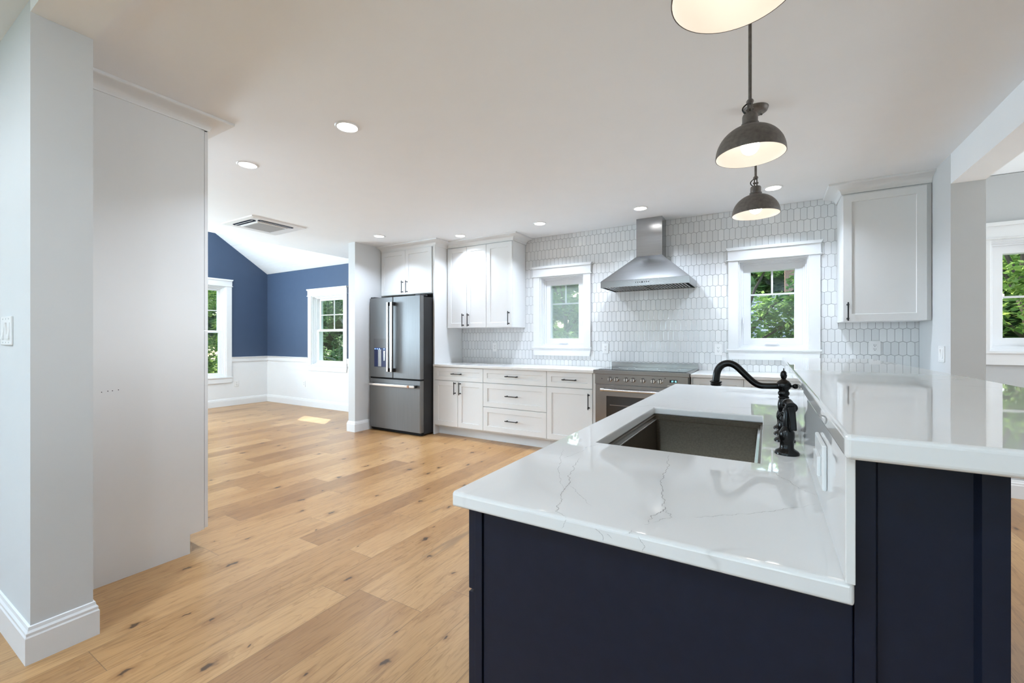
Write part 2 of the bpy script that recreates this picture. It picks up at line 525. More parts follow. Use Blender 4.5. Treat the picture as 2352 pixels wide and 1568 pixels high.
class MB:
    def __init__(self, mat=None):
        self.v, self.f, self.mi = [], [], []
        self.m = mat

    def add(self, verts, faces, mi=0):
        o = len(self.v)
        for p in verts:
            p = Vector(p)
            self.v.append(self.m @ p if self.m else p)
        for f in faces:
            self.f.append([i + o for i in f])
            self.mi.append(mi)
        return self

    def box(self, x0, x1, y0, y1, z0, z1, mi=0):
        vs = [(x, y, z) for x in (x0, x1) for y in (y0, y1) for z in (z0, z1)]
        fs = [(0, 1, 3, 2), (4, 6, 7, 5), (0, 4, 5, 1), (2, 3, 7, 6), (0, 2, 6, 4), (1, 5, 7, 3)]
        return self.add(vs, fs, mi)

    def ring(self, o, i, y0, y1, mi=0):
        """rectangular ring: o and i = (x0,x1,z0,z1), depth y0..y1"""
        def rect(r, y):
            return [(r[0], y, r[2]), (r[1], y, r[2]), (r[1], y, r[3]), (r[0], y, r[3])]
        vs = rect(o, y0) + rect(i, y0) + rect(o, y1) + rect(i, y1)
        fs = []
        for k in range(4):
            n = (k + 1) % 4
            fs += [(k, n, 4 + n, 4 + k), (8 + k, 12 + k, 12 + n, 8 + n), (k, 8 + k, 8 + n, n), (4 + k, 4 + n, 12 + n, 12 + k)]
        return self.add(vs, fs, mi)

    def shaker(self, x0, x1, z0, z1, w0, w1, stile=0.058, depth=0.008, mi=0):
        """door or drawer front: raised frame round a sunk flat panel; w0 back, w1 front"""
        s = min(stile, (x1 - x0) * 0.4, (z1 - z0) * 0.32)
        e = 0.002

        def rect(a, b, c, d, w):
            return [(a, w, c), (b, w, c), (b, w, d), (a, w, d)]
        sg = 1 if w1 > w0 else -1
        vs = (rect(x0, x1, z0, z1, w0) + rect(x0, x1, z0, z1, w1 - sg * e) + rect(x0 + e, x1 - e, z0 + e, z1 - e, w1)
              + rect(x0 + s, x1 - s, z0 + s, z1 - s, w1) + rect(x0 + s + .003, x1 - s - .003, z0 + s + .003, z1 - s - .003, w1 - sg * depth))
        fs = [(0, 1, 2, 3), (16, 17, 18, 19)]
        for lv in range(4):
            for k in range(4):
                n = (k + 1) % 4
                fs.append((lv * 4 + k, lv * 4 + n, lv * 4 + 4 + n, lv * 4 + 4 + k))
        return self.add(vs, fs, mi)

    def lathe(self, profile, c=(0, 0, 0), axis='Z', n=32, mi=0, cap=True):
        """profile of (radius, height) along the axis"""
        cx, cy, cz = c
        vs, fs = [], []
        for r, h in profile:
            for k in range(n):
                a = 2 * math.pi * k / n
                p, q = r * math.cos(a), r * math.sin(a)
                if axis == 'Z':
                    vs.append((cx + p, cy + q, cz + h))
                elif axis == 'Y':
                    vs.append((cx + p, cy + h, cz + q))
                else:
                    vs.append((cx + h, cy + p, cz + q))
        m = len(profile)
        for j in range(m - 1):
            for k in range(n):
                kk = (k + 1) % n
                fs.append((j * n + k, j * n + kk, (j + 1) * n + kk, (j + 1) * n + k))
        if cap:
            fs.append(tuple(range(n)))
            fs.append(tuple((m - 1) * n + k for k in range(n)))
        return self.add(vs, fs, mi)

    def tube(self, pts, rad, n=14, mi=0):
        pts = [Vector(p) for p in pts]
        rads = list(rad) if isinstance(rad, (list, tuple)) else [rad] * len(pts)
        if len(rads) != len(pts):
            k_ = (len(rads) - 1) / (len(pts) - 1)
            rads = [rads[min(int(i * k_), len(rads) - 2)] * (1 - (i * k_ - min(int(i * k_), len(rads) - 2))) + rads[min(int(i * k_), len(rads) - 2) + 1] * (i * k_ - min(int(i * k_), len(rads) - 2)) for i in range(len(pts))]
        vs, fs = [], []
        t0 = (pts[1] - pts[0]).normalized()
        ref = Vector((0, 0, 1)) if abs(t0.z) < 0.9 else Vector((1, 0, 0))
        nrm = t0.cross(ref).normalized()
        for i, p in enumerate(pts):
            a = pts[max(i - 1, 0)]
            b = pts[min(i + 1, len(pts) - 1)]
            t = (b - a).normalized()
            nrm = (nrm - t * nrm.dot(t)).normalized()
            bn = t.cross(nrm)
            for k in range(n):
                an = 2 * math.pi * k / n
                vs.append(p + (nrm * math.cos(an) + bn * math.sin(an)) * rads[i])
        m = len(pts)
        for j in range(m - 1):
            for k in range(n):
                kk = (k + 1) % n
                fs.append((j * n + k, j * n + kk, (j + 1) * n + kk, (j + 1) * n + k))
        fs.append(tuple(range(n)))
        fs.append(tuple((m - 1) * n + k for k in range(n)))
        return self.add(vs, fs, mi)

    def cyl(self, a, b, r, n=14, mi=0):
        return self.tube([a, b], r, n, mi)

    def prism(self, poly, axis, a, b, mi=0):
        """polygon extruded along an axis: 'X' -> poly (y,z); 'Y' -> poly (x,z); 'Z' -> poly (x,y)"""
        def pt(p, t):
            return {'X': (t, p[0], p[1]), 'Y': (p[0], t, p[1]), 'Z': (p[0], p[1], t)}[axis]
        n = len(poly)
        vs = [pt(p, a) for p in poly] + [pt(p, b) for p in poly]
        fs = [tuple(range(n)), tuple(range(n, 2 * n))] + [(k, (k + 1) % n, n + (k + 1) % n, n + k) for k in range(n)]
        return self.add(vs, fs, mi)

    def sweep(self, path, profile, mi=0):
        """profile (d, z) swept along a plan path; d is to the right of travel, corners mitred"""
        P = [Vector((p[0], p[1])) for p in path]
        offs = []
        for i in range(len(P)):
            dirs = []
            if i > 0:
                dirs.append((P[i] - P[i - 1]).normalized())
            if i < len(P) - 1:
                dirs.append((P[i + 1] - P[i]).normalized())
            ns = [Vector((d.y, -d.x)) for d in dirs]
            if len(ns) == 1:
                offs.append(ns[0])
            else:
                s = ns[0] + ns[1]
                offs.append(s / max(1e-6, s.dot(ns[0])))
        k = len(profile)
        vs = []
        for p, o in zip(P, offs):
            for d, z in profile:
                vs.append((p.x + o.x * d, p.y + o.y * d, z))
        fs = []
        for j in range(len(P) - 1):
            for i in range(k):
                n = (i + 1) % k
                fs.append((j * k + i, j * k + n, (j + 1) * k + n, (j + 1) * k + i))
        fs.append(tuple(range(k)))
        fs.append(tuple((len(P) - 1) * k + i for i in range(k)))
        return self.add(vs, fs, mi)

    def build(self, name, mats, parent=None, bevel=0.0, smooth=False, seg=2, origin=None, recalc=True):
        if isinstance(mats, str):
            mats = [mats]
        org = ORG.get(parent.name) if parent else None
        if org is None:
            org = Vector(origin) if origin is not None else Vector((0, 0, 0))
        me = bpy.data.meshes.new(name)
        me.from_pydata([tuple(p - org) for p in self.v], [], self.f)
        for mm in mats:
            me.materials.append(M[mm])
        me.polygons.foreach_set('material_index', self.mi)
        if recalc:
            bm = bmesh.new()
            bm.from_mesh(me)
            bmesh.ops.recalc_face_normals(bm, faces=bm.faces)
            bm.to_mesh(me)
            bm.free()
        if smooth:
            for p in me.polygons:
                p.use_smooth = True
            me.set_sharp_from_angle(angle=R(38))
        o = bpy.data.objects.new(name, me)
        COL.objects.link(o)
        if parent:
            o.parent = parent
        else:
            o.location = org
        ORG[o.name] = org
        if bevel:
            md = o.modifiers.new('bevel', 'BEVEL')
            md.width = bevel
            md.segments = seg
            md.limit_method = 'ANGLE'
            md.angle_limit = R(40)
        return o


def thing(name, label, cat, loc, group=None):
    o = bpy.data.objects.new(name, None)
    COL.objects.link(o)
    o.empty_display_size = 0.05
    o.location = loc
    ORG[o.name] = Vector(loc)
    return tag(o, label, cat, group)


def tag(o, label, cat, group=None, kind=None):
    o['label'] = label
    o['category'] = cat
    if group:
        o['group'] = group
    if kind:
        o['kind'] = kind
    return o


def struct(o):
    o['kind'] = 'structure'
    return o


def sroot(name, loc):
    o = bpy.data.objects.new(name, None)
    COL.objects.link(o)
    o.location = loc
    o.empty_display_size = 0.05
    ORG[o.name] = Vector(loc)
    o['kind'] = 'structure'
    return o


def dup_tree(root, loc, label, group=None):
    """a copy of a thing, its parts and their sub-parts"""
    r = root.copy()
    COL.objects.link(r)
    r.location = loc
    r['label'] = label
    if group:
        r['group'] = group
    for ch in list(root.children):
        c = ch.copy()
        COL.objects.link(c)
        c.parent = r
        for g in ch.children:
            d = g.copy()
            COL.objects.link(d)
            d.parent = c
    return r


def panels(u0, u1, v0, v1, holes):
    """rectangles that cover u0..u1 x v0..v1 except the holes"""
    us = sorted({u0, u1, *[h[0] for h in holes], *[h[1] for h in holes]})
    vs = sorted({v0, v1, *[h[2] for h in holes], *[h[3] for h in holes]})
    out = []
    for a, b in zip(us, us[1:]):
        for c, d in zip(vs, vs[1:]):
            mu, mv = (a + b) / 2, (c + d) / 2
            if any(h[0] < mu < h[1] and h[2] < mv < h[3] for h in holes):
                continue
            if u0 <= mu <= u1 and v0 <= mv <= v1:
                out.append((a, b, c, d))
    return out


# ------------------------------------------------------------------ key planes
CEIL = 2.46
YN = 4.74          # face of the tiled north wall
YB = 4.748         # wall behind the tiles
XE = 1.07          # east wall stub
XW = -8.36         # far west wall of the blue room
WIN1 = (-2.415, -1.845, 1.108, 1.965)
WIN2 = (-0.246, 0.320, 1.108, 1.965)
WIN3 = (1.472, 2.042, 1.108, 1.965)
WINB = (-6.97, -6.10, 0.75, 1.962)
WINW = (3.13, 4.00, 0.524, 2.147)   # y range on the west wall

# ------------------------------------------------------------------ shell
struct(MB().box(-8.55, 4.7, -3.7, 4.95, -0.12, 0).build('floor', 'floor'))

b = MB()
b.box(-5.63, XE + .17, 0.62, 4.95, CEIL, CEIL + .12)
b.box(-8.55, 4.7, -3.7, 0.63, CEIL + .005, CEIL + .12)
b.box(XE + .16, 4.7, 0.62, 4.95, CEIL + .004, CEIL + .12)
struct(b.build('ceiling', 'ceiling_white'))

b = MB()
for a, c, d, e in panels(-4.7, XE + .17, 0, CEIL, [WIN1, WIN2]):
    b.box(a, c, YB, YB + .2, d, e)
struct(b.build('wall_north', 'wall_white'))

b = MB()
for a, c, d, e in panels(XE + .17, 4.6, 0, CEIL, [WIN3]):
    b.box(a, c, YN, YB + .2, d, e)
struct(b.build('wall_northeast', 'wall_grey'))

b = MB()
for a, c, d, e in panels(XW - .2, -4.7, 0, 0.80, [WINB]):
    b.box(a, c, YN, YB + .2, d, e, 0)
for a, c, d, e in panels(XW - .2, -4.7, 0.80, CEIL, [WINB]):
    b.box(a, c, YN, YB + .2, d, e, 1)
struct(b.build('wall_northwest', ['trim_white', 'wall_blue']))

b = MB()
WINW2 = (1.15, 2.35, 0.70, 2.147)  # unseen opening, added as an extra light source
for a, c, d, e in panels(0.45, YN + .2, 0, 0.80, [WINW, WINW2]):
    b.box(XW - .2, XW, a, c, d, e, 0)
for a, c, d, e in panels(0.45, YN + .2, 0.80, CEIL, [WINW, WINW2]):
    b.box(XW - .2, XW, a, c, d, e, 1)
b.prism([(0.55, CEIL), (YN + .08, CEIL), (2.685, CEIL + 1.42)], 'X', XW - .2, XW, 1)
struct(b.build('wall_west', ['trim_white', 'wall_blue']))

# wall that ends beside the tall cabinet, and the shallow beam that carries on from it
b = MB()
b.box(XW - .2, -2.355, 0.455, 0.628, 0, CEIL + .01)
struct(b.build('wall_southwest', 'wall_white'))
struct(MB().box(-2.355, XE, 0.4551, 0.6279, 2.418, CEIL + .01).build('trim_1', 'ceiling_white'))

# stub beside the refrigerator
struct(MB().box(-4.716, -4.59, 3.735, YB, 0, CEIL).build('wall_stub_west', 'wall_white'))
# stub and header on the east side
b = MB()
b.box(XE, 1.239, 4.036, YB, 0, CEIL + .002)
struct(b.build('wall_stub_east', 'wall_white'))
struct(MB().box(XE + .0002, 1.2388, -3.6, 4.036, 2.257, CEIL + .002).build('trim_2', 'ceiling_white'))
# outer walls of the rooms behind and beside the camera, with openings added at the fill lamps
SW = [(-4.6, -2.6, 0.7, 2.2), (-1.2, 0.8, 0.7, 2.2)]
b = MB()
for a, c, d, e in panels(-6.2, 4.6, 0, CEIL + .05, SW):
    b.box(a, c, -3.7, -3.52, d, e)
struct(b.build('wall_south', 'wall_white'))
b = MB()
for a, c, d, e in panels(-3.7, 4.95, 0, CEIL + .05, [(3.3, 4.6, 0.85, 2.15)]):
    b.box(4.48, 4.66, a, c, d, e)
struct(b.build('wall_east', 'wall_white'))
struct(MB().box(-6.2, -6.02, -3.7, 0.455, 0, CEIL + .05).build('wall_rear', 'wall_white'))

# vaulted shiplap ceiling of the blue room
SL = 0.664
b = MB()
b.prism([(YN + .2, CEIL - .2 * SL + .035), (YN + .2, CEIL - .2 * SL + .16), (2.685, CEIL + 2.055 * SL + .16), (2.685, CEIL + 2.055 * SL + .035)], 'X', XW - .2, -5.50)
b.prism([(0.43, CEIL - .2 * SL + .035), (0.43, CEIL - .2 * SL + .16), (2.685, CEIL + 2.055 * SL + .16), (2.685, CEIL + 2.055 * SL + .035)], 'X', XW - .2, -5.50)
b.prism([(0.55, CEIL + .13), (YN + .08, CEIL + .13), (2.685, CEIL + 1.42)], 'X', -5.63, -5.50)
struct(b.build('ceiling_vault', 'ceiling_white'))
b = MB()
ln = 2.055 * math.hypot(1, SL)
nb = 19
cs, sn = 1 / math.hypot(1, SL), SL / math.hypot(1, SL)
for k in range(nb):
    a0, a1 = k * ln / nb + .004, (k + 1) * ln / nb - .004
    for sgn, y0 in ((-1, YN), (1, 0.63)):
        q = []
        for a, t in ((a0, 0), (a1, 0), (a1, .032), (a0, .032)):
            q.append((y0 + sgn * (a * cs) - sgn * t * sn * 0, CEIL + a * sn + t))
        b.prism(q, 'X', XW, -5.635)
struct(b.build('ceiling_shiplap', 'trim_white'))

# eaves over the north windows
struct(MB().box(-9.2, 5.2, YB + .2, YB + .95, CEIL + .02, CEIL + .16).build('trim_8', 'trim_white'))

# ------------------------------------------------------------------ baseboards, rails
BASE = [(0, 0), (.016, 0), (.016, .098), (.013, .104), (.013, .114), (.008, .122), (.006, .134), (.0, .136)]


def base(name, path):
    return struct(MB().sweep(path, BASE).build(name, 'trim_white'))


base('baseboard_southwest', [(-6.02, .455), (-2.355, .455), (-2.355, .628), (-2.776, .628)])
base('baseboard_stub', [(-4.716, YN), (-4.716, 3.735), (-4.59, 3.735), (-4.59, 4.6)])
base('baseboard_northwest', [(XW, .63), (XW, YN), (-4.716, YN)])
base('baseboard_east', [(XE, 4.20), (XE, 4.036), (1.239, 4.036), (1.239, YN), (4.48, YN)])
RAIL = [(0, .793), (.013, .793), (.013, .866), (.028, .868), (.028, .878), (0, .878)]
for i, pth in enumerate(([(XW, .63), (XW, 1.06)], [(XW, 2.44), (XW, 3.04)], [(XW, 4.09), (XW, YN), (-7.065, YN)], [(-6.013, YN), (-4.716, YN)])):
    struct(MB().sweep(pth, RAIL).build('trim_%d' % (3 + i), 'trim_white'))

# ------------------------------------------------------------------ windows


def window(name, fr, W, z0, z1, style, c=0.088, screen=False, lock_right=False, bar=0.655, mullion=True):
    """a cased window; local u 0..W, v up, w into the room, wall face at w = 0"""
    root = sroot(name, fr @ Vector((W / 2, 0, z0)))
    b = MB(fr)
    b.box(-c, 0, 0, .019, z0, z1)
    b.box(W, W + c, 0, .019, z0, z1)
    b.box(-c - .004, W + c + .004, 0, .023, z1 + .010, z1 + .112)
    b.box(-c - .014, W + c + .014, 0, .032, z1, z1 + .011)
    b.prism([(-c - .004, z1 + .100), (W + c + .004, z1 + .100), (W + c + .012, z1 + .112), (W + c + .020, z1 + .128), (-c - .020, z1 + .128), (-c - .012, z1 + .112)], 'Y', 0, .038)
    b.build('casing', 'trim_white', root, bevel=.0015)
    b = MB(fr)
    b.box(-c - .012, W + c + .012, 0, .030, z0 - .018, z0)
    b.build('stool', 'trim_white', root, bevel=.003)
    b = MB(fr)
    b.prism([(-c - .003, z0 - .018), (W + c + .003, z0 - .018), (W + c - .010, z0 - .104), (-c + .010, z0 - .104)], 'Y', 0, .019)
    b.build('apron', 'trim_white', root, bevel=.0015)
    b = MB(fr)
    o = (0, W, z0, z1)

    def ins(k):
        return (o[0] + k, o[1] - k, o[2] + k, o[3] - k)
    b.ring(o, ins(.012), -.20, 0)
    b.ring(ins(.012), ins(.024), -.20, -.045)
    b.ring(ins(.024), ins(.040), -.20, -.070)
    b.build('window_frame', 'vinyl_white', root, bevel=.001)
    gw = -.134
    if style == 'casement':
        s = MB(fr).ring(ins(.040), ins(.100), -.150, -.085).ring(ins(.100), ins(.103), -.15, -.12).build('sash', 'vinyl_white', root, bevel=.002)
        g = ins(.103)
        MB(fr).box(g[0], g[1], gw - .003, gw + .003, g[2], g[3]).build('pane', 'glass', root)
        if screen:
            MB(fr).box(g[0] - .002, g[1] + .002, -.1185, -.1175, g[2] - .002, g[3] + .002).build('insect_screen', 'screen', root)
        b = MB(fr)
        zm = g[2] + (g[3] - g[2]) * bar
        xm = (g[0] + g[1]) / 2
        b.box(g[0], g[1], gw - .008, gw + .008, zm - .008, zm + .008)
        if mullion:
            b.box(xm - .008, xm + .008, gw - .008, gw + .008, zm + .008, g[3])
        b.build('muntin', 'vinyl_white', root)
        b = MB(fr)
        b.prism([(xm - .062, z0 + .040), (xm + .062, z0 + .040), (xm + .050, z0 + .062), (xm - .050, z0 + .062)], 'Y', -.085, -.060)
        b.box(xm - .050, xm + .030, -.062, -.050, z0 + .044, z0 + .054)
        b.cyl((xm + .034, -.062, z0 + .050), (xm + .034, -.040, z0 + .050), .006, 10)
        b.build('crank_handle', 'vinyl_white', root, bevel=.002)
        b = MB(fr)
        lx = W - .075 if lock_right else 0
        b.box(lx + .030, lx + .045, -.07, -.055, z0 + .20, z0 + .30)
        b.box(lx + .034, lx + .042, -.055, -.045, z0 + .25, z0 + .31)
        b.build('sash_lock', 'vinyl_white', root, bevel=.002)
    else:
        zm = (z0 + z1) / 2 - .005
        up = (.040, W - .040, zm - .015, z1 - .040)
        lo = (.040, W - .040, z0 + .030, zm + .022)
        for nm, r, w0, w1 in (('upper_sash', up, -.160, -.125), ('lower_sash', lo, -.120, -.080)):
            gi = (r[0] + .045, r[1] - .045, r[2] + .042, r[3] - .036)
            s = MB(fr).ring(r, gi, w0, w1).build(nm, 'vinyl_white', root, bevel=.002)
            wc = (w0 + w1) / 2
            MB(fr).box(gi[0], gi[1], wc - .003, wc + .003, gi[2], gi[3]).build('pane', 'glass', s)
            if nm == 'upper_sash':
                xm, zc = (gi[0] + gi[1]) / 2, (gi[2] + gi[3]) / 2
                MB(fr).box(gi[0], gi[1], wc - .007, wc + .007, zc - .007, zc + .007).box(xm - .007, xm + .007, wc - .007, wc + .007, gi[2], gi[3]).build('muntin', 'vinyl_white', s)
    return root


FN = lambda x, y=YN: frame((x, y, 0), (1, 0, 0), (0, -1, 0))
FWEST = lambda y: frame((XW, y, 0), (0, 1, 0), (1, 0, 0))
window('window_1', FN(WIN1[0]), WIN1[1] - WIN1[0], WIN1[2], WIN1[3], 'casement', screen=True, lock_right=True)
window('window_2', FN(WIN2[0]), WIN2[1] - WIN2[0], WIN2[2], WIN2[3], 'casement', screen=False)
window('window_3', FN(WIN3[0]), WIN3[1] - WIN3[0], WIN3[2], WIN3[3], 'casement', lock_right=True, bar=.49, mullion=False)
window('window_4', FN(WINB[0]), WINB[1] - WINB[0], WINB[2], WINB[3], 'hung')
window('window_5', FWEST(WINW[0]), WINW[1] - WINW[0], WINW[2], WINW[3], 'hung')

# ------------------------------------------------------------------ tile backsplash
TW, TH, TP = 0.0506, 0.1116, 0.0125     # pitch across, row pitch, height of the tile point
TX0, TZ0 = 0.5633, 1.178


def clip(poly, ax, val, keep_less):
    out = []
    n = len(poly)
    for i in range(n):
        p, q = poly[i], poly[(i + 1) % n]
        pi = (p[ax] <= val) == keep_less or p[ax] == val
        qi = (q[ax] <= val) == keep_less or q[ax] == val
        if pi:
            out.append(p)
        if pi != qi:
            t = (val - p[ax]) / (q[ax] - p[ax])
            out.append(tuple(p[k] + (q[k] - p[k]) * t for k in (0, 1)))
    return out


def parea(p):
    return abs(sum(p[i][0] * p[(i + 1) % len(p)][1] - p[(i + 1) % len(p)][0] * p[i][1] for i in range(len(p)))) / 2


b = MB()
X0T, X1T, Z0T, Z1T = -3.62, XE, 0.888, CEIL
G = 0.00105
for row in range(-4, 13):
    zb_ = TZ0 + TH * row
    zt_ = zb_ + TH
    sh = 0.0 if row % 2 == 0 else TW / 2
    k0 = int((X0T - TX0) / TW) - 2
    for k in range(k0, k0 + 98):
        xa = TX0 + sh + k * TW
        xb = xa + TW
        xm = (xa + xb) / 2
        h = TP / 2
        poly = [(xa + G, zb_ + h), (xm, zb_ - h + 2 * G), (xb - G, zb_ + h), (xb - G, zt_ - h), (xm, zt_ + h - 2 * G), (xa + G, zt_ - h)]
        for ax, val, less in ((0, X0T, False), (0, X1T - .001, True), (1, Z0T, False), (1, Z1T - .001, True)):
            if poly:
                poly = clip(poly, ax, val, less)
        if len(poly) < 3:
            continue
        for w in (WIN1, WIN2):
            px = [p[0] for p in poly]
            pz = [p[1] for p in poly]
            if max(px) > w[0] and min(px) < w[1] and max(pz) > w[2] and min(pz) < w[3]:
                best = []
                for ax, val, less in ((0, w[0], True), (0, w[1], False), (1, w[2], True), (1, w[3], False)):
                    q = clip(poly, ax, val, less)
                    if len(q) > 2 and (not best or parea(q) > parea(best)):
                        best = q
                poly = best
                if len(poly) < 3:
                    break
        if len(poly) < 3 or parea(poly) < 2e-5:
            continue
        cx = sum(p[0] for p in poly) / len(poly)
        cz = sum(p[1] for p in poly) / len(poly)
        n = len(poly)
        vs = [(p[0], YN + .0035, p[1]) for p in poly]
        vs += [(p[0], YN + .0008, p[1]) for p in poly]
        vs += [(p[0] + (cx - p[0]) * .06, YN, p[1] + (cz - p[1]) * .03) for p in poly]
        fs = [tuple(range(2 * n, 3 * n))]
        for i in range(n):
            j = (i + 1) % n
            fs += [(i, j, n + j, n + i), (n + i, n + j, 2 * n + j, 2 * n + i)]
        b.add(vs, fs, 0)
for a, c, d, e in panels(X0T, X1T, Z0T, Z1T, [WIN1, WIN2]):
    b.box(a, c, YN + .0022, YB, d, e, 1)
struct(b.build('wall_tile', ['tile', 'grout']))

# ------------------------------------------------------------------ cabinets


def pull(parent, p, axis, length=0.16, out=(0, -1, 0), mat='black_metal'):
    """round bar pull with two posts; p = centre on the door face"""
    p, out = Vector(p), Vector(out)
    ax = Vector(axis)
    c = p + out * .030
    b = MB()
    b.tube([c - ax * length / 2, c + ax * length / 2], .0052, 12)
    for s in (-1, 1):
        q = c + ax * (s * (length / 2 - .018))
        b.tube([q - ax * .006, q - ax * .004, q + ax * .004, q + ax * .006], [.0052, .0072, .0072, .0052], 12)
        b.tube([q, p + ax * (s * (length / 2 - .018))], .0048, 10)
        b.tube([p + ax * (s * (length / 2 - .018)) + out * .005, p + ax * (s * (length / 2 - .018))], .0085, 12)
    return b.build('handle', mat, parent, smooth=True)


YF = 4.165
G2 = 0.0018
CAB = 'white shaker cabinets along the tiled wall'


def front(parent, name, x0, x1, z0, z1, yf, mat='cabinet_white'):
    return MB().shaker(x0 + G2, x1 - G2, z0 + G2, z1 - G2, yf + .020, yf).build(name, mat, parent)


def base_cab(label, x0, x1, yf=YF, toe=True):
    t = thing('base_cabinet', label, 'cabinet', ((x0 + x1) / 2, yf + .3, 0), CAB)
    b = MB()
    b.box(x0 + .0005, x1 - .0005, yf + .0215, YB - .004, .112, .857)
    b.build('body', 'cabinet_white', t)
    MB().box(x0 + .0005, x1 - .0005, yf + .095, yf + .115, 0, .1115).build('toe_kick', 'cabinet_white', t)
    return t


t = base_cab('white shaker base cabinet nearest the refrigerator, one drawer above two doors', -3.622, -2.876)
d = front(t, 'drawer_front', -3.622, -2.876, .688, .854, YF)
pull(d, (-3.262, YF, .775), (1, 0, 0), .155)
d = front(t, 'door', -3.622, -3.252, .125, .686, YF)
pull(d, (-3.290, YF, .60), (0, 0, 1), .155)
d = front(t, 'door', -3.252, -2.876, .125, .686, YF)
pull(d, (-3.212, YF, .60), (0, 0, 1), .155)

t = base_cab('white shaker base cabinet with three stacked wide drawers', -2.876, -2.047)
for z0, z1 in ((.690, .858), (.410, .688), (.127, .408)):
    d = front(t, 'drawer_front', -2.876, -2.047, z0, z1, YF)
    pull(d, (-2.478, YF, (z0 + z1) / 2 + .004), (1, 0, 0), .165)

t = base_cab('white shaker base cabinet left of the range, one drawer above a single door', -2.047, -1.528)
d = front(t, 'drawer_front', -2.047, -1.528, .692, .858, YF)
pull(d, (-1.775, YF, .776), (1, 0, 0), .165)
d = front(t, 'door', -2.047, -1.528, .127, .690, YF)
pull(d, (-1.566, YF, .565), (0, 0, 1), .165)
MB().box(-1.5275, -1.5025, YF + .010, YF + .03, 0.10, .857).build('filler_strip', 'cabinet_white', t)

t = base_cab('white shaker base cabinet right of the range with two doors', -.598, .228)
MB().box(-.5975, -.581, YF + .010, YF + .0212, 0.113, .857).build('filler_strip', 'cabinet_white', t)
for x0, x1, hx in ((-.580, -.176, -.215), (-.176, .228, -.137)):
    d = front(t, 'drawer_front', x0, x1, .690, .856, YF)
    pull(d, ((x0 + x1) / 2, YF, .776), (1, 0, 0), .155)
    d = front(t, 'door', x0, x1, .127, .688, YF)
    pull(d, (hx, YF, .60), (0, 0, 1), .155)
t = base_cab('white shaker base cabinet in the corner under the right wall cabinet', .228, 1.05)
for x0, x1, hx in ((.228, .639, .60), (.639, 1.05, .678)):
    d = front(t, 'drawer_front', x0, x1, .690, .856, YF)
    pull(d, ((x0 + x1) / 2, YF, .776), (1, 0, 0), .155)
    d = front(t, 'door', x0, x1, .127, .688, YF)
    pull(d, (hx, YF, .60), (0, 0, 1), .155)

# over the refrigerator
t = thing('wall_cabinet', 'white two door cabinet mounted above the refrigerator', 'cabinet', (-4.12, 4.45, 1.79), CAB)
MB().box(-4.588, -3.6465, YF + .0215, YB - .004, 1.79, 2.388).build('body', 'cabinet_white', t)
for x0, x1, hx in ((-4.580, -4.128, -4.170), (-4.128, -3.672, -4.092)):
    d = front(t, 'door', x0, x1, 1.794, 2.384, YF)
    pull(d, (hx, YF, 1.895), (0, 0, 1), .165)

t = MB().box(-3.6455, -3.6235, YF + .004, YB - .004, 0, 2.40).build('cabinet_end_panel', 'cabinet_white', origin=(-3.634, 4.45, 0), bevel=.001)
tag(t, 'tall plain white panel standing right of the refrigerator', 'panel')

YU = 4.40
t = thing('wall_cabinet', 'white two door wall cabinet right of the tall refrigerator panel', 'cabinet', (-3.3, 4.58, 1.344), CAB)
MB().box(-3.6225, -2.996, YU + .0215, YB - .012, 1.348, 2.385).build('body', 'cabinet_white', t)
for x0, x1, hx in ((-3.602, -3.294, -3.345), (-3.294, -2.995, -3.262)):
    d = front(t, 'door', x0, x1, 1.346, 2.376, YU)
    pull(d, (hx, YU, 1.445), (0, 0, 1), .165)
t = thing('wall_cabinet', 'white single door wall cabinet beside the narrow left kitchen window', 'cabinet', (-2.8, 4.58, 1.344), CAB)
MB().box(-2.994, -2.622, YU + .0215, YB - .012, 1.348, 2.385).build('body', 'cabinet_white', t)
d = front(t, 'door', -2.994, -2.622, 1.346, 2.376, YU)
pull(d, (-2.662, YU, 1.455), (0, 0, 1), .165)
t = thing('wall_cabinet', 'white single door wall cabinet at the right end of the tiled wall', 'cabinet', (.8, 4.58, 1.34), CAB)
MB().box(.527, 1.046, YU + .0215, YB - .012, 1.345, 2.385).build('body', 'cabinet_white', t)
d = front(t, 'door', .527, 1.040, 1.343, 2.374, YU)
pull(d, (.560, YU, 1.425), (0, 0, 1), .150)
MB().box(1.0462, XE - .002, YU + .024, YU + .045, 1.345, 2.385).build('filler_strip', 'cabinet_white', t)


def crown_profile(z0, out):
    p = [(0, z0), (.008, z0), (.010, z0 + .010)]
    n = 8
    zt = CEIL - .018
    for i in range(n + 1):
        a = i / n * math.pi / 2
        p.append((.012 + (out - .020) * (1 - math.cos(a)), z0 + .012 + (zt - z0 - .012) * math.sin(a)))
    p += [(out - .004, zt + .001), (out, zt + .004), (out, CEIL - .0005), (0, CEIL - .0005)]
    return p


CG = 'white cove crown moulding above cabinets'
o = MB().sweep([(-4.588, YF + .02), (-3.6235, YF + .02), (-3.6235, YU + .02), (-2.622, YU + .02), (-2.622, YN - .001)], crown_profile(2.386, .10)).build('crown_molding', 'cabinet_white', origin=(-3.6, 4.3, 2.386), smooth=True)
tag(o, 'long white crown moulding above refrigerator and left wall cabinets', 'molding', CG)
o = MB().sweep([(.527, YN - .001), (.527, YU + .02), (XE - .001, YU + .02)], crown_profile(2.386, .10)).build('crown_molding', 'cabinet_white', origin=(.8, 4.4, 2.386), smooth=True)
tag(o, 'short white crown moulding above the right wall cabinet', 'molding', CG)

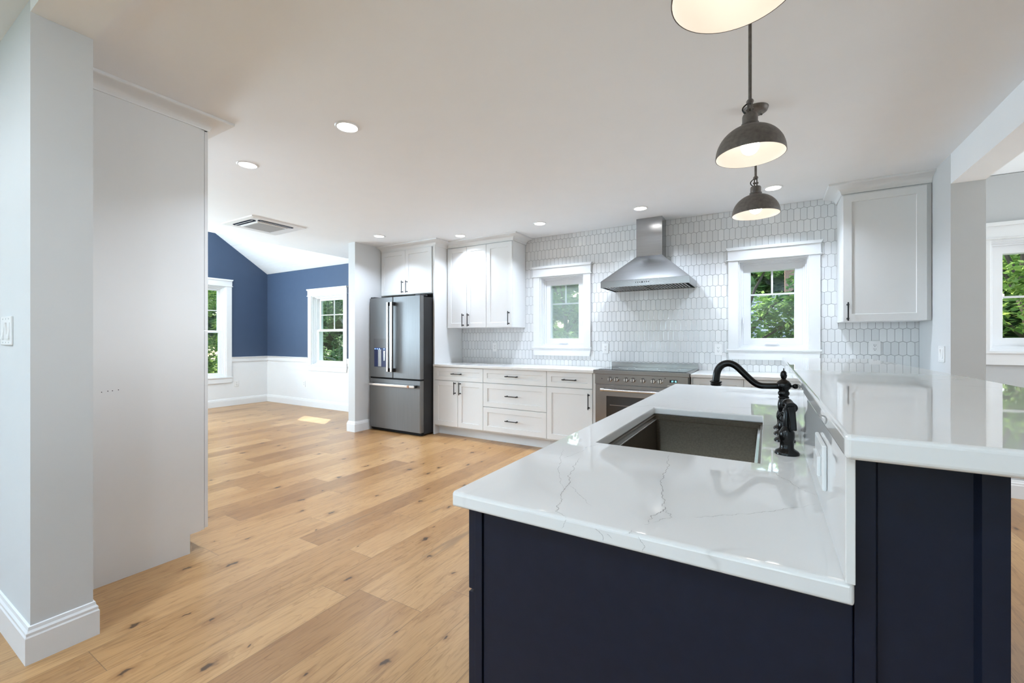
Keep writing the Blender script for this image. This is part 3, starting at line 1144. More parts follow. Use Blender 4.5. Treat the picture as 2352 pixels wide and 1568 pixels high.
# tall cabinet behind the wall end on the left
XP = -2.78
t = thing('tall_cabinet', 'tall plain white pantry cabinet standing at left behind the wall end', 'cabinet', (-3.2, .92, 0))
b = MB()
b.prism([(.6485, .0), (1.144, .0), (1.144, .107), (1.198, .107), (1.198, 2.41), (.6485, 2.41)], 'X', XP - .02, XP)
b.build('side_panel', 'cabinet_white', t)
MB().box(-3.70, XP - .0205, .6485, 1.197, .108, 2.41).build('body', 'cabinet_white', t)
MB().box(-3.70, XP - .004, 1.1985, 1.2165, .108, 2.40).build('face_frame', 'cabinet_white', t, bevel=.0008)
MB().box(-3.70, XP - .021, 1.125, 1.1435, 0, .1075).build('toe_kick', 'dark_gap', t)
for z0, z1 in ((.116, 1.248), (1.252, 2.395)):
    for x0, x1, hx in ((-3.70, -3.24, -3.285), (-3.24, XP - .003, -3.195)):
        d = MB(frame((0, 0, 0), (1, 0, 0), (0, 1, 0))).shaker(x0 + G2, x1 - G2, z0, z1, 1.2185, 1.236).build('door', 'cabinet_white', t)
        pull(d, (hx, 1.236, 1.08 if z0 < 1 else 1.42), (0, 0, 1), .165, (0, 1, 0))
for y_, z_ in ((.772, .943), (.795, .946), (.812, .946), (.835, .948)):
    MB().cyl((XP - .001, y_, z_), (XP + .0004, y_, z_), .0022, 8).build('nail_hole', 'dark_gap', t)
o = MB().sweep([(XP, .6285), (XP, 1.232), (-3.70, 1.232)], crown_profile(2.400, .098)).build('crown_molding', 'cabinet_white', origin=(-3.0, 1.0, 2.40), smooth=True)
tag(o, 'white crown moulding on top of the tall pantry cabinet at left', 'molding', CG)

# ------------------------------------------------------------------ countertops
ZC = .888


def slab(b, x0, x1, y0, y1, z0, z1):
    return b.box(x0, x1, y0, y1, z0, z1)


o = slab(MB(), -3.622, -1.503, 4.137, YN - .0005, ZC - .029, ZC).build('countertop', 'quartz', bevel=.003, origin=(-2.55, 4.4, ZC - .029))
tag(o, 'white quartz worktop left of the range on the back cabinets', 'countertop')
o = slab(MB(), -.597, XE - .002, 4.137, YN - .0005, ZC - .029, ZC).build('countertop', 'quartz', bevel=.003, origin=(.2, 4.4, ZC - .029))
tag(o, 'white quartz worktop right of the range on the back cabinets', 'countertop')

IX0, IX1, IY0, IY1 = -.556, .0958, .692, 3.18
SX0, SX1, SY0, SY1 = -.447, -.016, 1.253, 2.028
random.seed(4)


def vein(b, pts, width, tmap, rough=.006, depth=4, fade=True):
    """thin wandering ribbon just proud of the stone; tmap lifts 2-D points onto a face"""
    P = [Vector(p) for p in pts]
    amp = rough
    for _ in range(depth):
        Q = []
        for p, q in zip(P, P[1:]):
            d = q - p
            nn = Vector((-d.y, d.x))
            if nn.length > 0:
                nn.normalize()
            Q += [p, (p + q) / 2 + nn * random.uniform(-1, 1) * min(amp, d.length * .35)]
        Q.append(P[-1])
        P = Q
        amp *= .6
    vs, fs = [], []
    n = len(P)
    for i, p in enumerate(P):
        a, c = P[max(i - 1, 0)], P[min(i + 1, n - 1)]
        d = (c - a)
        nn = Vector((-d.y, d.x))
        if nn.length > 0:
            nn.normalize()
        w = width * random.uniform(.25, 1.0) * (1 if not fade else min(1, .25 + 4 * min(i, n - 1 - i) / n))
        vs += [tmap(p + nn * w / 2), tmap(p - nn * w / 2)]
    for i in range(n - 1):
        fs.append((2 * i, 2 * i + 2, 2 * i + 3, 2 * i + 1))
    b.add(vs, fs, 0)


VEINS_TOP = [([(-0.2283, 1.2402), (-0.2191, 1.1549), (-0.2107, 1.1189), (-0.2076, 1.0699), (-0.2007, 1.0051), (-0.1905, 0.9403), (-0.1781, 0.8768), (-0.1716, 0.8411), (-0.1627, 0.8205), (-0.1744, 0.7822), (-0.1722, 0.7671), (-0.1782, 0.7354)], 0.0022), ([(-0.1627, 0.8205), (-0.1481, 0.8047), (-0.1443, 0.7902), (-0.1713, 0.7486)], 0.0012), ([(-0.1154, 0.8087), (-0.0766, 0.8371), (-0.0263, 0.8772), (0.0191, 0.9252), (0.0828, 0.9964)], 0.0013), ([(-0.0168, 1.2409), (0.0238, 1.1497), (0.0537, 1.0905), (0.0839, 1.0497)], 0.0013), ([(-0.4228, 1.0625), (-0.4147, 1.0108), (-0.3977, 0.9567), (-0.3856, 0.9005), (-0.3665, 0.8451), (-0.3489, 0.7752), (-0.3397, 0.7335), (-0.3312, 0.7095), (-0.3028, 0.6925)], 0.002), ([(-0.3669, 0.8497), (-0.3228, 0.8075), (-0.2817, 0.7643)], 0.001), ([(-0.5031, 1.1269), (-0.4695, 1.0347), (-0.435, 0.9469), (-0.3954, 0.8785), (-0.3615, 0.8198)], 0.0012), ([(-0.4605, 1.04), (-0.4516, 1.0912), (-0.4415, 1.1549)], 0.0012), ([(-0.1891, 0.7053), (-0.1962, 0.6843)], 0.0009), ([(-0.4699, 2.1572), (-0.424, 2.0734), (-0.3757, 2.1676), (-0.3235, 2.3411)], 0.0014), ([(-0.4463, 1.1621), (-0.4443, 1.196), (-0.4264, 1.2409)], 0.0014)]
VEINS_EDGE = [([(-0.1771, 0.8862), (-0.1666, 0.8708), (-0.1708, 0.8634)], 0.0016), ([(-0.2504, 0.8814), (-0.2364, 0.8734), (-0.2353, 0.8648)], 0.0013), ([(-0.2296, 0.8773), (-0.2206, 0.8717)], 0.001), ([(-0.3026, 0.8859), (-0.3102, 0.8679)], 0.001)]
b = MB()
# slab with the sink opening
oc = [(IX0, IY0), (IX1, IY0), (IX1, IY1), (IX0, IY1)]
ic = [(SX0, SY0), (SX1, SY0), (SX1, SY1), (SX0, SY1)]
vs = [p + (ZC,) for p in oc + ic] + [p + (ZC - .030,) for p in oc + ic]
fs = []
for k in range(4):
    n = (k + 1) % 4
    fs += [(k, n, 4 + n, 4 + k), (8 + k, 12 + k, 12 + n, 8 + n), (k, 8 + k, 8 + n, n), (4 + k, 4 + n, 12 + n, 12 + k)]
b.add(vs, fs, 0)
o = b.build('countertop', 'quartz', bevel=.006, seg=4, origin=(-.24, 1.9, ZC - .03))
tag(o, 'white veined quartz worktop of the blue island, cut out for the sink', 'countertop')
for pts, w in VEINS_TOP:
    bv = MB()
    vein(bv, pts, w * .75, lambda p: (p.x, p.y, ZC + .00025))
    bv.build('stone_vein', 'vein', o, recalc=False)
for pts, w in VEINS_EDGE:
    bv = MB()
    vein(bv, pts, w * .75, lambda p: (p.x, IY0 - .00025, p.y), rough=.002)
    bv.build('stone_vein', 'vein', o, recalc=False)

ZBT = 1.086
o = MB().box(.0855, .0958, .689, 3.178, ZC + .0003, ZBT - .0303).build('stone_backsplash', 'quartz', origin=(.09, 1.9, ZC), bevel=.001)
tag(o, 'low upright quartz splash behind the island sink under the raised bar', 'backsplash')
o = MB().box(.0795, .525, .645, 3.20, ZBT - .030, ZBT).build('bar_top', 'quartz', origin=(.3, 1.9, ZBT - .03), bevel=.006, seg=4)
tag(o, 'raised white quartz bar top on the right side of the island', 'countertop')

# ------------------------------------------------------------------ island base
t = thing('kitchen_island', 'navy blue kitchen island base carrying worktop, sink and raised bar', 'island', (-.2, 1.9, 0))
MB().box(-.5175, -.478, .745, 3.15, .105, ZC - .0303).box(-.478, .097, .745, 1.20, .105, ZC - .0303).box(-.478, .097, 2.08, 3.15, .105, ZC - .0303).box(-.478, .097, 1.2, 2.08, .105, .55).build('body', 'navy', t)
MB().box(-.440, .097, .76, 3.13, 0, .1048).build('toe_kick', 'dark_gap', t)
MB().box(-.5165, -.499, .718, .7445, .105, ZC - .0303).build('face_frame', 'navy', t, bevel=.001)
MB().box(-.4975, .0975, .7225, .7445, .0, ZC - .0303).build('end_panel', 'navy', t, bevel=.001)
FI = frame((0, 0, 0), (0, 1, 0), (-1, 0, 0))
yy = [(.7215, 1.20), (1.20, 1.64), (1.64, 2.08), (2.08, 2.61), (2.61, 3.15)]
for i, (y0, y1) in enumerate(yy):
    d = MB(FI).shaker(y0 + G2, y1 - G2, .683, ZC - .036, .5185, .5365).build('drawer_front', 'navy', t)
    pull(d, (-.5365, (y0 + y1) / 2, .765), (0, 1, 0), .16, (-1, 0, 0))
    d = MB(FI).shaker(y0 + G2, y1 - G2, .118, .676, .5185, .5365).build('door', 'navy', t)
    pull(d, (-.5365, y1 - .045 if i % 2 == 0 else y0 + .045, .58), (0, 0, 1), .16, (-1, 0, 0))
# knee wall that carries the bar, with a framed end
b = MB()
b.box(.0985, .2395, .733, 3.16, 0, ZBT - .0303)
b.build('knee_wall', 'navy', t)
b = MB(frame((0, 0, 0), (1, 0, 0), (0, -1, 0)))
x0, x1, z0, z1 = .0985, .2400, 0.0, ZBT - .0303
s0, s1 = .0215, .0235
w0, w1 = -.7325, -.716
b.ring((x0, x1, z0, z1), (x0 + s0, x1 - s1, z0 + .10, z1 - .0005), w0, w1)
b.box(x0 + s0, x1 - s1, w0, w1 - .011, z0 + .10, z1 - .0005)
b.prism([(x0 + s0, w1 - .011), (x0 + s0, w1), (x0 + s0 + .004, w1 - .011)], 'Z', .10, z1 - .001)
b.prism([(x1 - s1, w1 - .011), (x1 - s1, w1), (x1 - s1 - .004, w1 - .011)], 'Z', .10, z1 - .001)
b.build('knee_wall_end', 'navy', t, bevel=.0012)

# ------------------------------------------------------------------ sink
t = thing('sink', 'dark undermount workstation sink set in the island worktop', 'sink', (-.23, 1.64, .64))
ZS = ZC - .0305
b = MB()
o = (SX0 - .012, SX1 + .012, SY0 - .012, SY1 + .012)
lv = [  # (inset, z) down the inside of the basin
    (-.018, ZS), (.004, ZS), (.004, ZS - .018), (.020, ZS - .022), (.022, ZS - .20), (.040, ZS - .225), (.20, ZS - .232)]


def rr(ins_, z, r=.016, n=5):
    x0, x1, y0, y1 = SX0 - .006 + ins_, SX1 + .006 - ins_, SY0 - .006 + ins_, SY1 + .006 - ins_
    out = []
    for cx, cy, a0 in ((x1 - r, y0 + r, -90), (x1 - r, y1 - r, 0), (x0 + r, y1 - r, 90), (x0 + r, y0 + r, 180)):
        for k in range(n + 1):
            a = R(a0 + 90 * k / n)
            out.append((cx + r * math.cos(a), cy + r * math.sin(a), z))
    return out


rings = [rr(i_, z_) for i_, z_ in lv]
outer = [rr(-.018, ZS - .001), rr(.014, ZS - .004), rr(.014, ZS - .24)]
vs, fs = [], []
for r_ in rings:
    vs += r_
m = len(rings[0])
for j in range(len(rings) - 1):
    for k in range(m):
        n = (k + 1) % m
        fs.append((j * m + k, j * m + n, (j + 1) * m + n, (j + 1) * m + k))
fs.append(tuple((len(rings) - 1) * m + k for k in range(m)))
b.add(vs, fs)
vs, fs = [], []
for r_ in outer:
    vs += r_
for j in range(2):
    for k in range(m):
        n = (k + 1) % m
        fs.append((j * m + k, (j + 1) * m + k, (j + 1) * m + n, j * m + n))
fs.append(tuple(2 * m + k for k in reversed(range(m))))
b.add(vs, fs)
bas = b.build('basin', 'sink_metal', t, smooth=True, recalc=False)
for xa, xb in ((SX0 + .002, SX0 + .018), (SX1 - .018, SX1 - .002)):
    MB().box(xa, xb, SY0 + .004, SY1 - .004, ZS - .0215, ZS - .0165).build('ledge_rail', 'steel_bright', t, bevel=.0015)
b = MB()
for k in range(7):
    y_ = SY1 - .10 - k * .018
    b.box(SX0 + .03, SX1 - .03, y_, y_ + .006, ZS - .2325, ZS - .2285)
b.build('grooves', 'sink_metal', t, bevel=.001)
b = MB()
b.lathe([(.045, 0), (.045, .003), (.036, .004), (.034, .001), (.006, .001), (.006, .012), (.001, .013)], (-.23, 1.70, ZS - .2315), n=28)
b.build('drain', 'steel_bright', t, smooth=True)

# ------------------------------------------------------------------ faucet
FX, FY = .0452, 1.66
t = thing('faucet', 'black bridge faucet with curved spout behind the island sink', 'faucet', (FX, FY, ZC))
FLANGE = [(.0285, 0), (.0285, .004), (.026, .008), (.020, .012), (.0175, .016)]
b = MB()
b.lathe(FLANGE + [(.0165, .020), (.0155, .055), (.017, .062), (.0145, .066), (.0135, .074), (.0165, .085), (.0175, .098), (.0155, .110), (.013, .118),
                  (.0155, .121), (.0155, .124), (.013, .127), (.0165, .133), (.0165, .139), (.0135, .144), (.0150, .148), (.0190, .152), (.0215, .160), (.0205, .168), (.015, .176),
                  (.008, .180), (.006, .183), (.0085, .187), (.0098, .194), (.0090, .202), (.0055, .208), (.0018, .210), (.0014, .2175)], (FX, FY, ZC), n=28)
b.build('column', 'bronze_black', t, smooth=True)
sp = [(FX - .010, 1.0470), (-.010, 1.0440), (-.026, 1.0460), (-.040, 1.0545), (-.055, 1.0690), (-.074, 1.0890), (-.090, 1.1060), (-.104, 1.1150), (-.119, 1.1180), (-.134, 1.1130), (-.146, 1.1010), (-.1525, 1.0850), (-.1545, 1.0680), (-.1555, 1.0540)]


def smooth_path(P, it=2):
    P = [Vector(p) for p in P]
    for _ in range(it):
        Q = [P[0]]
        for a, c in zip(P, P[1:]):
            Q += [a * .75 + c * .25, a * .25 + c * .75]
        Q.append(P[-1])
        P = Q
    return P


pts = smooth_path([(x, FY, z) for x, z in sp])
b = MB()
b.tube(pts, [.0098 + .0022 * min(1, i / len(pts) * 1.3) for i in range(len(pts))], 20)
b.build('spout', 'bronze_black', t, smooth=True)
b = MB()
b.lathe([(.0135, .0), (.0195, -.003), (.0195, -.006), (.0165, -.009), (.0185, -.013), (.0165, -.018), (.013, -.018), (.012, -.010)], (-.1556, FY, 1.0560), n=24)
b.build('aerator', 'bronze_black', t, smooth=True)
b = MB()
b.lathe([(.004, 0), (.004, .006), (.0075, .010), (.0085, .015), (.0065, .020), (.001, .022)], (FX + .018, FY, 1.048), axis='X', n=18)
b.build('swivel_knob', 'bronze_black', t, smooth=True)
for hy in (1.557, 1.765):
    b = MB()
    b.lathe(FLANGE + [(.0165, .020), (.0165, .030), (.0195, .042), (.0185, .054), (.0135, .068), (.010, .078), (.012, .083), (.010, .088), (.003, .092)], (FX, hy, ZC), n=26)
    h = b.build('valve_body', 'bronze_black', t, smooth=True)
    s = -1 if hy < FY else 1
    b = MB()
    b.tube(smooth_path([(FX, hy, ZC + .080), (FX, hy + s * .006, ZC + .094), (FX, hy + s * .016, ZC + .100), (FX, hy + s * .030, ZC + .100), (FX, hy + s * .040, ZC + .096)]), .0055, 12)
    b.lathe([(.001, -.009), (.007, -.006), (.0088, 0), (.007, .006), (.001, .009)], (FX, hy + s * .042, ZC + .095), n=14)
    b.build('lever', 'bronze_black', h, smooth=True)
b = MB()
b.tube([(FX, 1.557, ZC + .074), (FX, 1.765, ZC + .074)], .0085, 16)
b.build('bridge', 'bronze_black', t, smooth=True)

SYP = 1.388
t = thing('side_sprayer', 'black side sprayer on round base nearest the camera beside the sink', 'sprayer', (FX, SYP, ZC))
b = MB()
b.lathe([(.0295, 0), (.0295, .004), (.027, .009), (.019, .014), (.0165, .018), (.0165, .036), (.0170, .037), (.0175, .040), (.0190, .050), (.0180, .060), (.0125, .070), (.008, .076)], (FX, SYP, ZC), n=30)
b.build('holder', 'bronze_black', t, smooth=True)
b = MB()
b.tube(smooth_path([(FX, SYP, ZC + .070), (FX - .001, SYP + .001, ZC + .090), (FX + .0, SYP + .004, ZC + .112), (FX + .002, SYP + .010, ZC + .128)]), [.0085] * 4 + [.0085] * 9, 14)
b.tube([(FX + .003, SYP + .030, ZC + .136), (FX + .003, SYP + .014, ZC + .134), (FX + .006, SYP + .010, ZC + .133), (FX + .010, SYP - .016, ZC + .128), (FX + .010, SYP - .018, ZC + .128)], [.012, .014, .0118, .0145, .010], 22)
b.build('spray_head', 'bronze_black', t, smooth=True)
b = MB()
b.prism([(FX + .000, ZC + .130), (FX + .018, ZC + .134), (FX + .022, ZC + .068), (FX + .008, ZC + .070)], 'Y', SYP - .026, SYP - .016)
b.build('trigger', 'bronze_black', t, bevel=.003)
b = MB()
ring = [(FX - .010 + .010 * math.cos(a), SYP + .012, ZC + .098 + .012 * math.sin(a)) for a in [R(x) for x in range(40, 330, 18)]]
b.tube(ring, .0022, 8)
b.build('finger_loop', 'bronze_black', t, smooth=True)

# ------------------------------------------------------------------ refrigerator
t = thing('refrigerator', 'stainless french door refrigerator with bottom freezer drawer and dispenser', 'refrigerator', (-4.06, 4.3, 0))
FX0, FX1, FYF = -4.561, -3.6535, 3.945
MB().box(FX0 + .004, FX1 - .004, FYF + .066, 4.66, .020, 1.730).build('body', 'fridge_case', t, bevel=.003)
b = MB().box(FX0 + .012, FX1 - .012, FYF + .030, FYF + .080, .010, .044)
b.build('base_grille', 'dark_gap', t)
SPL = -4.126


def fdoor(nm, x0, x1, z0, z1):
    b = MB()
    r = .012
    poly = [(x0, FYF + .058), (x0, FYF + r), (x0 + r * .3, FYF + r * .3), (x0 + r, FYF), (x1 - r, FYF), (x1 - r * .3, FYF + r * .3), (x1, FYF + r), (x1, FYF + .058)]
    b.prism(poly, 'Z', z0, z1)
    return b.build(nm, 'steel_fridge', t, bevel=.0015)


dl = fdoor('left_door', FX0, SPL - .002, .706, 1.742)
dr = fdoor('right_door', SPL + .002, FX1, .706, 1.742)
dz = fdoor('freezer_drawer', FX0, FX1, .045, .684)
MB().box(FX0 + .003, FX1 - .003, FYF + .020, FYF + .064, .685, .705).build('door_gasket', 'dark_gap', t)


def fhandle(parent, a, c, standoff):
    a, c = Vector(a), Vector(c)
    d = (c - a).normalized()
    out = Vector((0, -1, 0)) * standoff
    b = MB()
    s = Vector((.0145, 0, 0)) if abs(d.z) > .5 else Vector((0, 0, .0145))
    w = Vector((0, .012, 0))
    for p, q, e in ((a, c, 0),):
        vs = []
        for base_ in (p + out, q + out):
            vs += [base_ - s - w, base_ + s - w, base_ + s + w, base_ - s + w]
        b.add(vs, [(0, 1, 2, 3), (4, 5, 6, 7), (0, 1, 5, 4), (1, 2, 6, 5), (2, 3, 7, 6), (3, 0, 4, 7)])
    h = b.build('handle', 'steel_bright', parent, bevel=.004)
    for k, (p, dd) in enumerate(((a, d), (c, -d))):
        b = MB()
        vs = []
        for base_ in (p + out * .96 - Vector((0, .0, 0)), p + Vector((0, 0, 0))):
            vs += [base_ - s * 1.05, base_ + s * 1.05, base_ + s * 1.05 + dd * .045, base_ - s * 1.05 + dd * .045]
        b.add(vs, [(0, 1, 2, 3), (4, 5, 6, 7), (0, 1, 5, 4), (1, 2, 6, 5), (2, 3, 7, 6), (3, 0, 4, 7)])
        b.build('handle_mount', 'fridge_case', h, bevel=.002)
    return h


fhandle(dl, (-4.159, FYF, 785e-3), (-4.159, FYF, 1.673), .058)
fhandle(dr, (-4.093, FYF, 785e-3), (-4.093, FYF, 1.673), .058)
hz = fhandle(dz, (-4.506, FYF, .616), (-3.707, FYF, .616), .052)
MB().box(-3.817, -3.787, FYF - .0675, FYF - .0385, .600, .632).build('handle_band', 'copper', hz)
# dispenser on the left door
b = MB(frame((0, 0, 0), (1, 0, 0), (0, -1, 0)))
b.ring((-4.476, -4.243, .832, 1.208), (-4.468, -4.251, .840, 1.200), -FYF, -FYF + .002)
b.box(-4.468, -4.251, -FYF, -FYF + .001, 1.088, 1.200)
dsp = b.build('dispenser', 'dispenser_grey', dl)
b = MB().box(-4.467, -4.252, FYF - .0006, FYF + .0004, .841, 1.087)
b.build('dispenser_niche', 'niche_led_tint', dl)
b = MB()
b.box(-4.395, -4.334, FYF - .004, FYF - .0007, .845, 1.068)
b.box(-4.293, -4.263, FYF - .006, FYF - .0007, .92, 1.05)
b.build('dispenser_paddle', 'steel', dl, bevel=.004)
for x_ in (-4.456, -4.416, -4.376, -4.290):
    MB().box(x_, x_ + .020, FYF - .0055, FYF - .0042, 1.070, 1.080).build('blue_light', 'blue_led', dl)
for x0, x1 in ((FX0 + .01, FX0 + .09), (FX1 - .10, FX1 - .012)):
    MB().box(x0, x1, FYF + .012, FYF + .14, 1.7425, 1.758).build('hinge_cover', 'fridge_case', t, bevel=.003)

# ------------------------------------------------------------------ range
t = thing('range', 'stainless electric range with black glass top and seven front knobs', 'range', (-1.05, 4.43, 0))
RX0, RX1 = -1.498, -.601
MB().box(RX0 + .004, RX1 - .004, 4.155, 4.70, .10, .858).build('body', 'steel_range', t)
MB().box(RX0 + .03, RX1 - .03, 4.19, 4.68, 0, .0995).build('plinth', 'dark_gap', t)
b = MB()
b.box(RX0, RX1, 4.098, 4.705, .8590, .897)
b.build('top_frame', 'steel_range', t, bevel=.002)
b = MB()
b.box(RX0 + .035, RX1 - .035, 4.165, 4.66, .8972, .901)
b.build('cooktop', 'black_gloss', t, bevel=.001)
MB().box(RX0 + .002, RX1 - .002, 4.675, 4.7045, .8972, .950).build('back_guard', 'steel', t, bevel=.001)
b = MB()
for cx, cy, r_ in ((-1.28, 4.53, .085), (-1.28, 4.30, .075), (-1.05, 4.42, .11), (-.82, 4.53, .075), (-.82, 4.30, .085)):
    b.lathe([(r_, 0), (r_, .0003), (r_ - .002, .0003), (r_ - .002, 0)], (cx, cy, .9011), n=40, cap=False)
b.build('burner_ring', 'plastic_grey', t)
MB().box(RX0 + .012, RX1 - .012, 4.120, 4.154, .757, .8580).build('control_panel', 'steel_range', t, bevel=.002)
for kx in (-1.329, -1.264, -1.171, -1.106, -1.012, -.918, -.855):
    b = MB()
    b.lathe([(.0235, 0), (.0235, -.004), (.0215, -.006), (.0205, -.026), (.0175, -.030), (.001, -.030)], (kx, 4.1198, .809), axis='Y', n=28)
    k = b.build('knob', 'steel_bright', t, smooth=True)
    b = MB()
    b.box(kx - .0035, kx + .0035, 4.0835, 4.0915, .789, .829)
    b.build('knob_grip', 'fridge_case', k, bevel=.002)
b = MB()
for x_, z_ in ((-1.413, .812), (-.812, .840)):
    b.cyl((x_, 4.1205, z_), (x_, 4.1185, z_), .0045, 12)
b.build('indicator', 'black_gloss', t)
dsp = MB().box(-.772, -.706, 4.1175, 4.1205, .802, .828).build('display', 'black_gloss', t)
SEG = {'1': 'bc', '2': 'abged', '6': 'afgedc', '0': 'abcdef'}
b = MB()


def digit(ch, x, z, w, h):
    tk = .0016
    seg = {'a': (x, x + w, z + h - tk, z + h), 'g': (x, x + w, z + h / 2 - tk / 2, z + h / 2 + tk / 2), 'd': (x, x + w, z, z + tk),
           'b': (x + w - tk, x + w, z + h / 2, z + h), 'c': (x + w - tk, x + w, z, z + h / 2), 'f': (x, x + tk, z + h / 2, z + h), 'e': (x, x + tk, z, z + h / 2)}
    for s in SEG[ch]:
        a = seg[s]
        b.box(a[0], a[1], 4.1168, 4.1174, a[2], a[3])


for ch, x in (('1', -.760), ('2', -.749), ('1', -.730), ('6', -.719)):
    digit(ch, x, .8075, .0072, .0145)
b.box(-.7365, -.7345, 4.1168, 4.1174, .810, .812)
b.box(-.7365, -.7345, 4.1168, 4.1174, .817, .819)
b.build('clock_digits', 'cyan_digits', dsp)
MB().box(-.790, -.690, 4.116, 4.1195, .770, .776).build('badge', 'steel_bright', t)
b = MB(frame((0, 0, 0), (1, 0, 0), (0, -1, 0)))
b.ring((RX0 + .012, RX1 - .012, .190, .750), (RX0 + .128, RX1 - .128, .30, .640), -4.1545, -4.130)
dr = b.build('oven_door', 'steel_range', t, bevel=.002)
MB().box(RX0 + .128, RX1 - .128, 4.134, 4.150, .30, .640).build('oven_window', 'oven_glass', dr)
b = MB()
for z_ in (.555, .551):
    b.cyl((RX0 + .16, 4.1325, z_), (RX1 - .16, 4.1325, z_), .0012, 6)
b.build('rack_line', 'steel', dr)
b = MB()
b.cyl((RX0 + .105, 4.078, .705), (RX1 - .105, 4.078, .705), .0125, 18)
for x_ in (RX0 + .125, RX1 - .125):
    b.tube([(x_, 4.078, .705), (x_, 4.131, .705)], .009, 12)
for x_ in (RX0 + .085, RX1 - .115):
    b.cyl((x_, 4.078, .705), (x_ + .030, 4.078, .705), .0155, 18)
b.build('oven_handle', 'steel_bright', dr, smooth=True)
MB().box(RX0 + .012, RX1 - .012, 4.132, 4.154, .10, .184).build('bottom_drawer', 'steel_range', t, bevel=.002)

# ------------------------------------------------------------------ range hood
t = thing('range_hood', 'stainless pyramid range hood with square chimney on tiled wall', 'range hood', (-1.05, 4.5, 1.726))
HX0, HX1, HY0, HY1 = -1.478, -.622, 4.265, YN - .0005
ZL0, ZL1, ZH = 1.727, 1.792, 2.064
CX0, CX1, CY0 = -1.184, -.923, 4.540
b = MB(frame((0, 0, 0), (1, 0, 0), (0, 1, 0)))
b.box(HX0, HX1, HY0, HY0 + .012, ZL0, ZL1)
b.box(HX0, HX0 + .012, HY0 + .012, HY1, ZL0, ZL1)
b.box(HX1 - .012, HX1, HY0 + .012, HY1, ZL0, ZL1)
b.box(HX0 + .012, HX1 - .012, HY1 - .012, HY1, ZL0, ZL1)
lip = b.build('lip', 'steel', t, bevel=.001)
vs = [(HX0, HY0, ZL1), (HX1, HY0, ZL1), (HX1, HY1, ZL1), (HX0, HY1, ZL1), (CX0, CY0, ZH), (CX1, CY0, ZH), (CX1, HY1, ZH), (CX0, HY1, ZH)]
MB().add(vs, [(0, 1, 2, 3), (4, 5, 6, 7), (0, 1, 5, 4), (1, 2, 6, 5), (2, 3, 7, 6), (3, 0, 4, 7)]).build('canopy', 'steel', t, bevel=.001)
MB().box(CX0, CX1, CY0, HY1, ZH + .0005, CEIL - .001).build('chimney', 'steel', t, bevel=.001)
for i in range(2):
    xa = HX0 + .03 + i * (HX1 - HX0 - .06) / 2
    xb = xa + (HX1 - HX0 - .06) / 2 - .006
    b = MB()
    n = 13
    for k in range(n):
        x_ = xa + (xb - xa) * k / n
        b.box(x_, x_ + (xb - xa) / n * .55, HY0 + .05, HY1 - .05, ZL0 + .006, ZL0 + .014)
    b.box(xa, xb, HY0 + .03, HY0 + .05, ZL0 + .004, ZL0 + .016)
    b.box(xa, xb, HY1 - .05, HY1 - .03, ZL0 + .004, ZL0 + .016)
    f = b.build('baffle_filter', 'steel', t)
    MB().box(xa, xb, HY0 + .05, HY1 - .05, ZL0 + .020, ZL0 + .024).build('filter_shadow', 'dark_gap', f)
b = MB()
for k, x_ in enumerate((-1.118, -1.098, -1.078, -1.034, -1.014, -.994)):
    b.cyl((x_, HY0 + .001, 1.762), (x_, HY0 - .0015, 1.762), .0045, 12)
b.build('button', 'fridge_case', lip)
MB().box(-1.063, -1.049, HY0 - .0012, HY0 + .001, 1.755, 1.769).build('display', 'black_gloss', lip)

# ------------------------------------------------------------------ pendants
PX = -.056
b = None
t = thing('pendant_lamp', 'bronze dome pendant farthest from the camera with lit bulb', 'pendant lamp', (PX, 2.695, 1.880), 'dome pendants over the bar')
c = (PX, 2.695, 1.880)
prof = []
n = 14
RO, HH = .1165, .108
for i in range(n + 1):
    a = i / n * R(80)
    prof.append((RO * math.cos(a) ** .92, HH * math.sin(a) / math.sin(R(80))))
inner = [(r_ - .0022, h_ - .0015) for r_, h_ in prof]
inner[0] = (RO - .0022, .0)
b = MB()
b.lathe(prof, c, n=56, cap=False, mi=0)
b.lathe(inner, c, n=56, cap=False, mi=1)
nn = 56
o0 = 0
o1 = len(prof) * nn
for k in range(nn):
    kk = (k + 1) % nn
    b.f.append([o0 + k, o0 + kk, o1 + kk, o1 + k])
    b.mi.append(0)
b.build('shade', ['lamp_bronze', 'enamel'], t, smooth=True, recalc=False)
b = MB()
b.lathe([(.034, .100), (.0335, .106), (.029, .109), (.0285, .113), (.030, .115), (.0295, .119), (.026, .121), (.026, .146), (.024, .152), (.012, .154), (.001, .154)], c, n=32)
b.build('socket_cup', 'lamp_bronze', t, smooth=True)
b = MB()
b.box(PX - .009, PX - .003, c[1] - .009, c[1] + .009, c[2] + .150, c[2] + .196)
b.box(PX + .003, PX + .009, c[1] - .009, c[1] + .009, c[2] + .150, c[2] + .196)
b.cyl((PX - .013, c[1], c[2] + .172), (PX + .013, c[1], c[2] + .172), .005, 12)
b.lathe([(.007, .192), (.0115, .197), (.013, .201), (.0115, .205), (.0065, .211)], c, n=20)
b.build('swivel', 'lamp_bronze', t, bevel=.001)
b = MB()
b.tube(smooth_path([(PX - .004, c[1] - .006, c[2] + .152), (PX - .020, c[1] - .010, c[2] + .160), (PX - .026, c[1] - .008, c[2] + .176), (PX - .016, c[1] - .004, c[2] + .190), (PX - .006, c[1], c[2] + .196)]), .0028, 8)
b.build('wire', 'black_metal', t, smooth=True)
b = MB()
b.cyl((PX, c[1], c[2] + .208), (PX, c[1], CEIL - .024), .0060, 14)
b.build('stem', 'lamp_bronze', t, smooth=True)
b = MB()
b.lathe([(.006, -.040), (.011, -.036), (.012, -.028), (.044, -.026), (.056, -.018), (.061, -.004), (.062, -.0005)], (PX, c[1], CEIL), n=40)
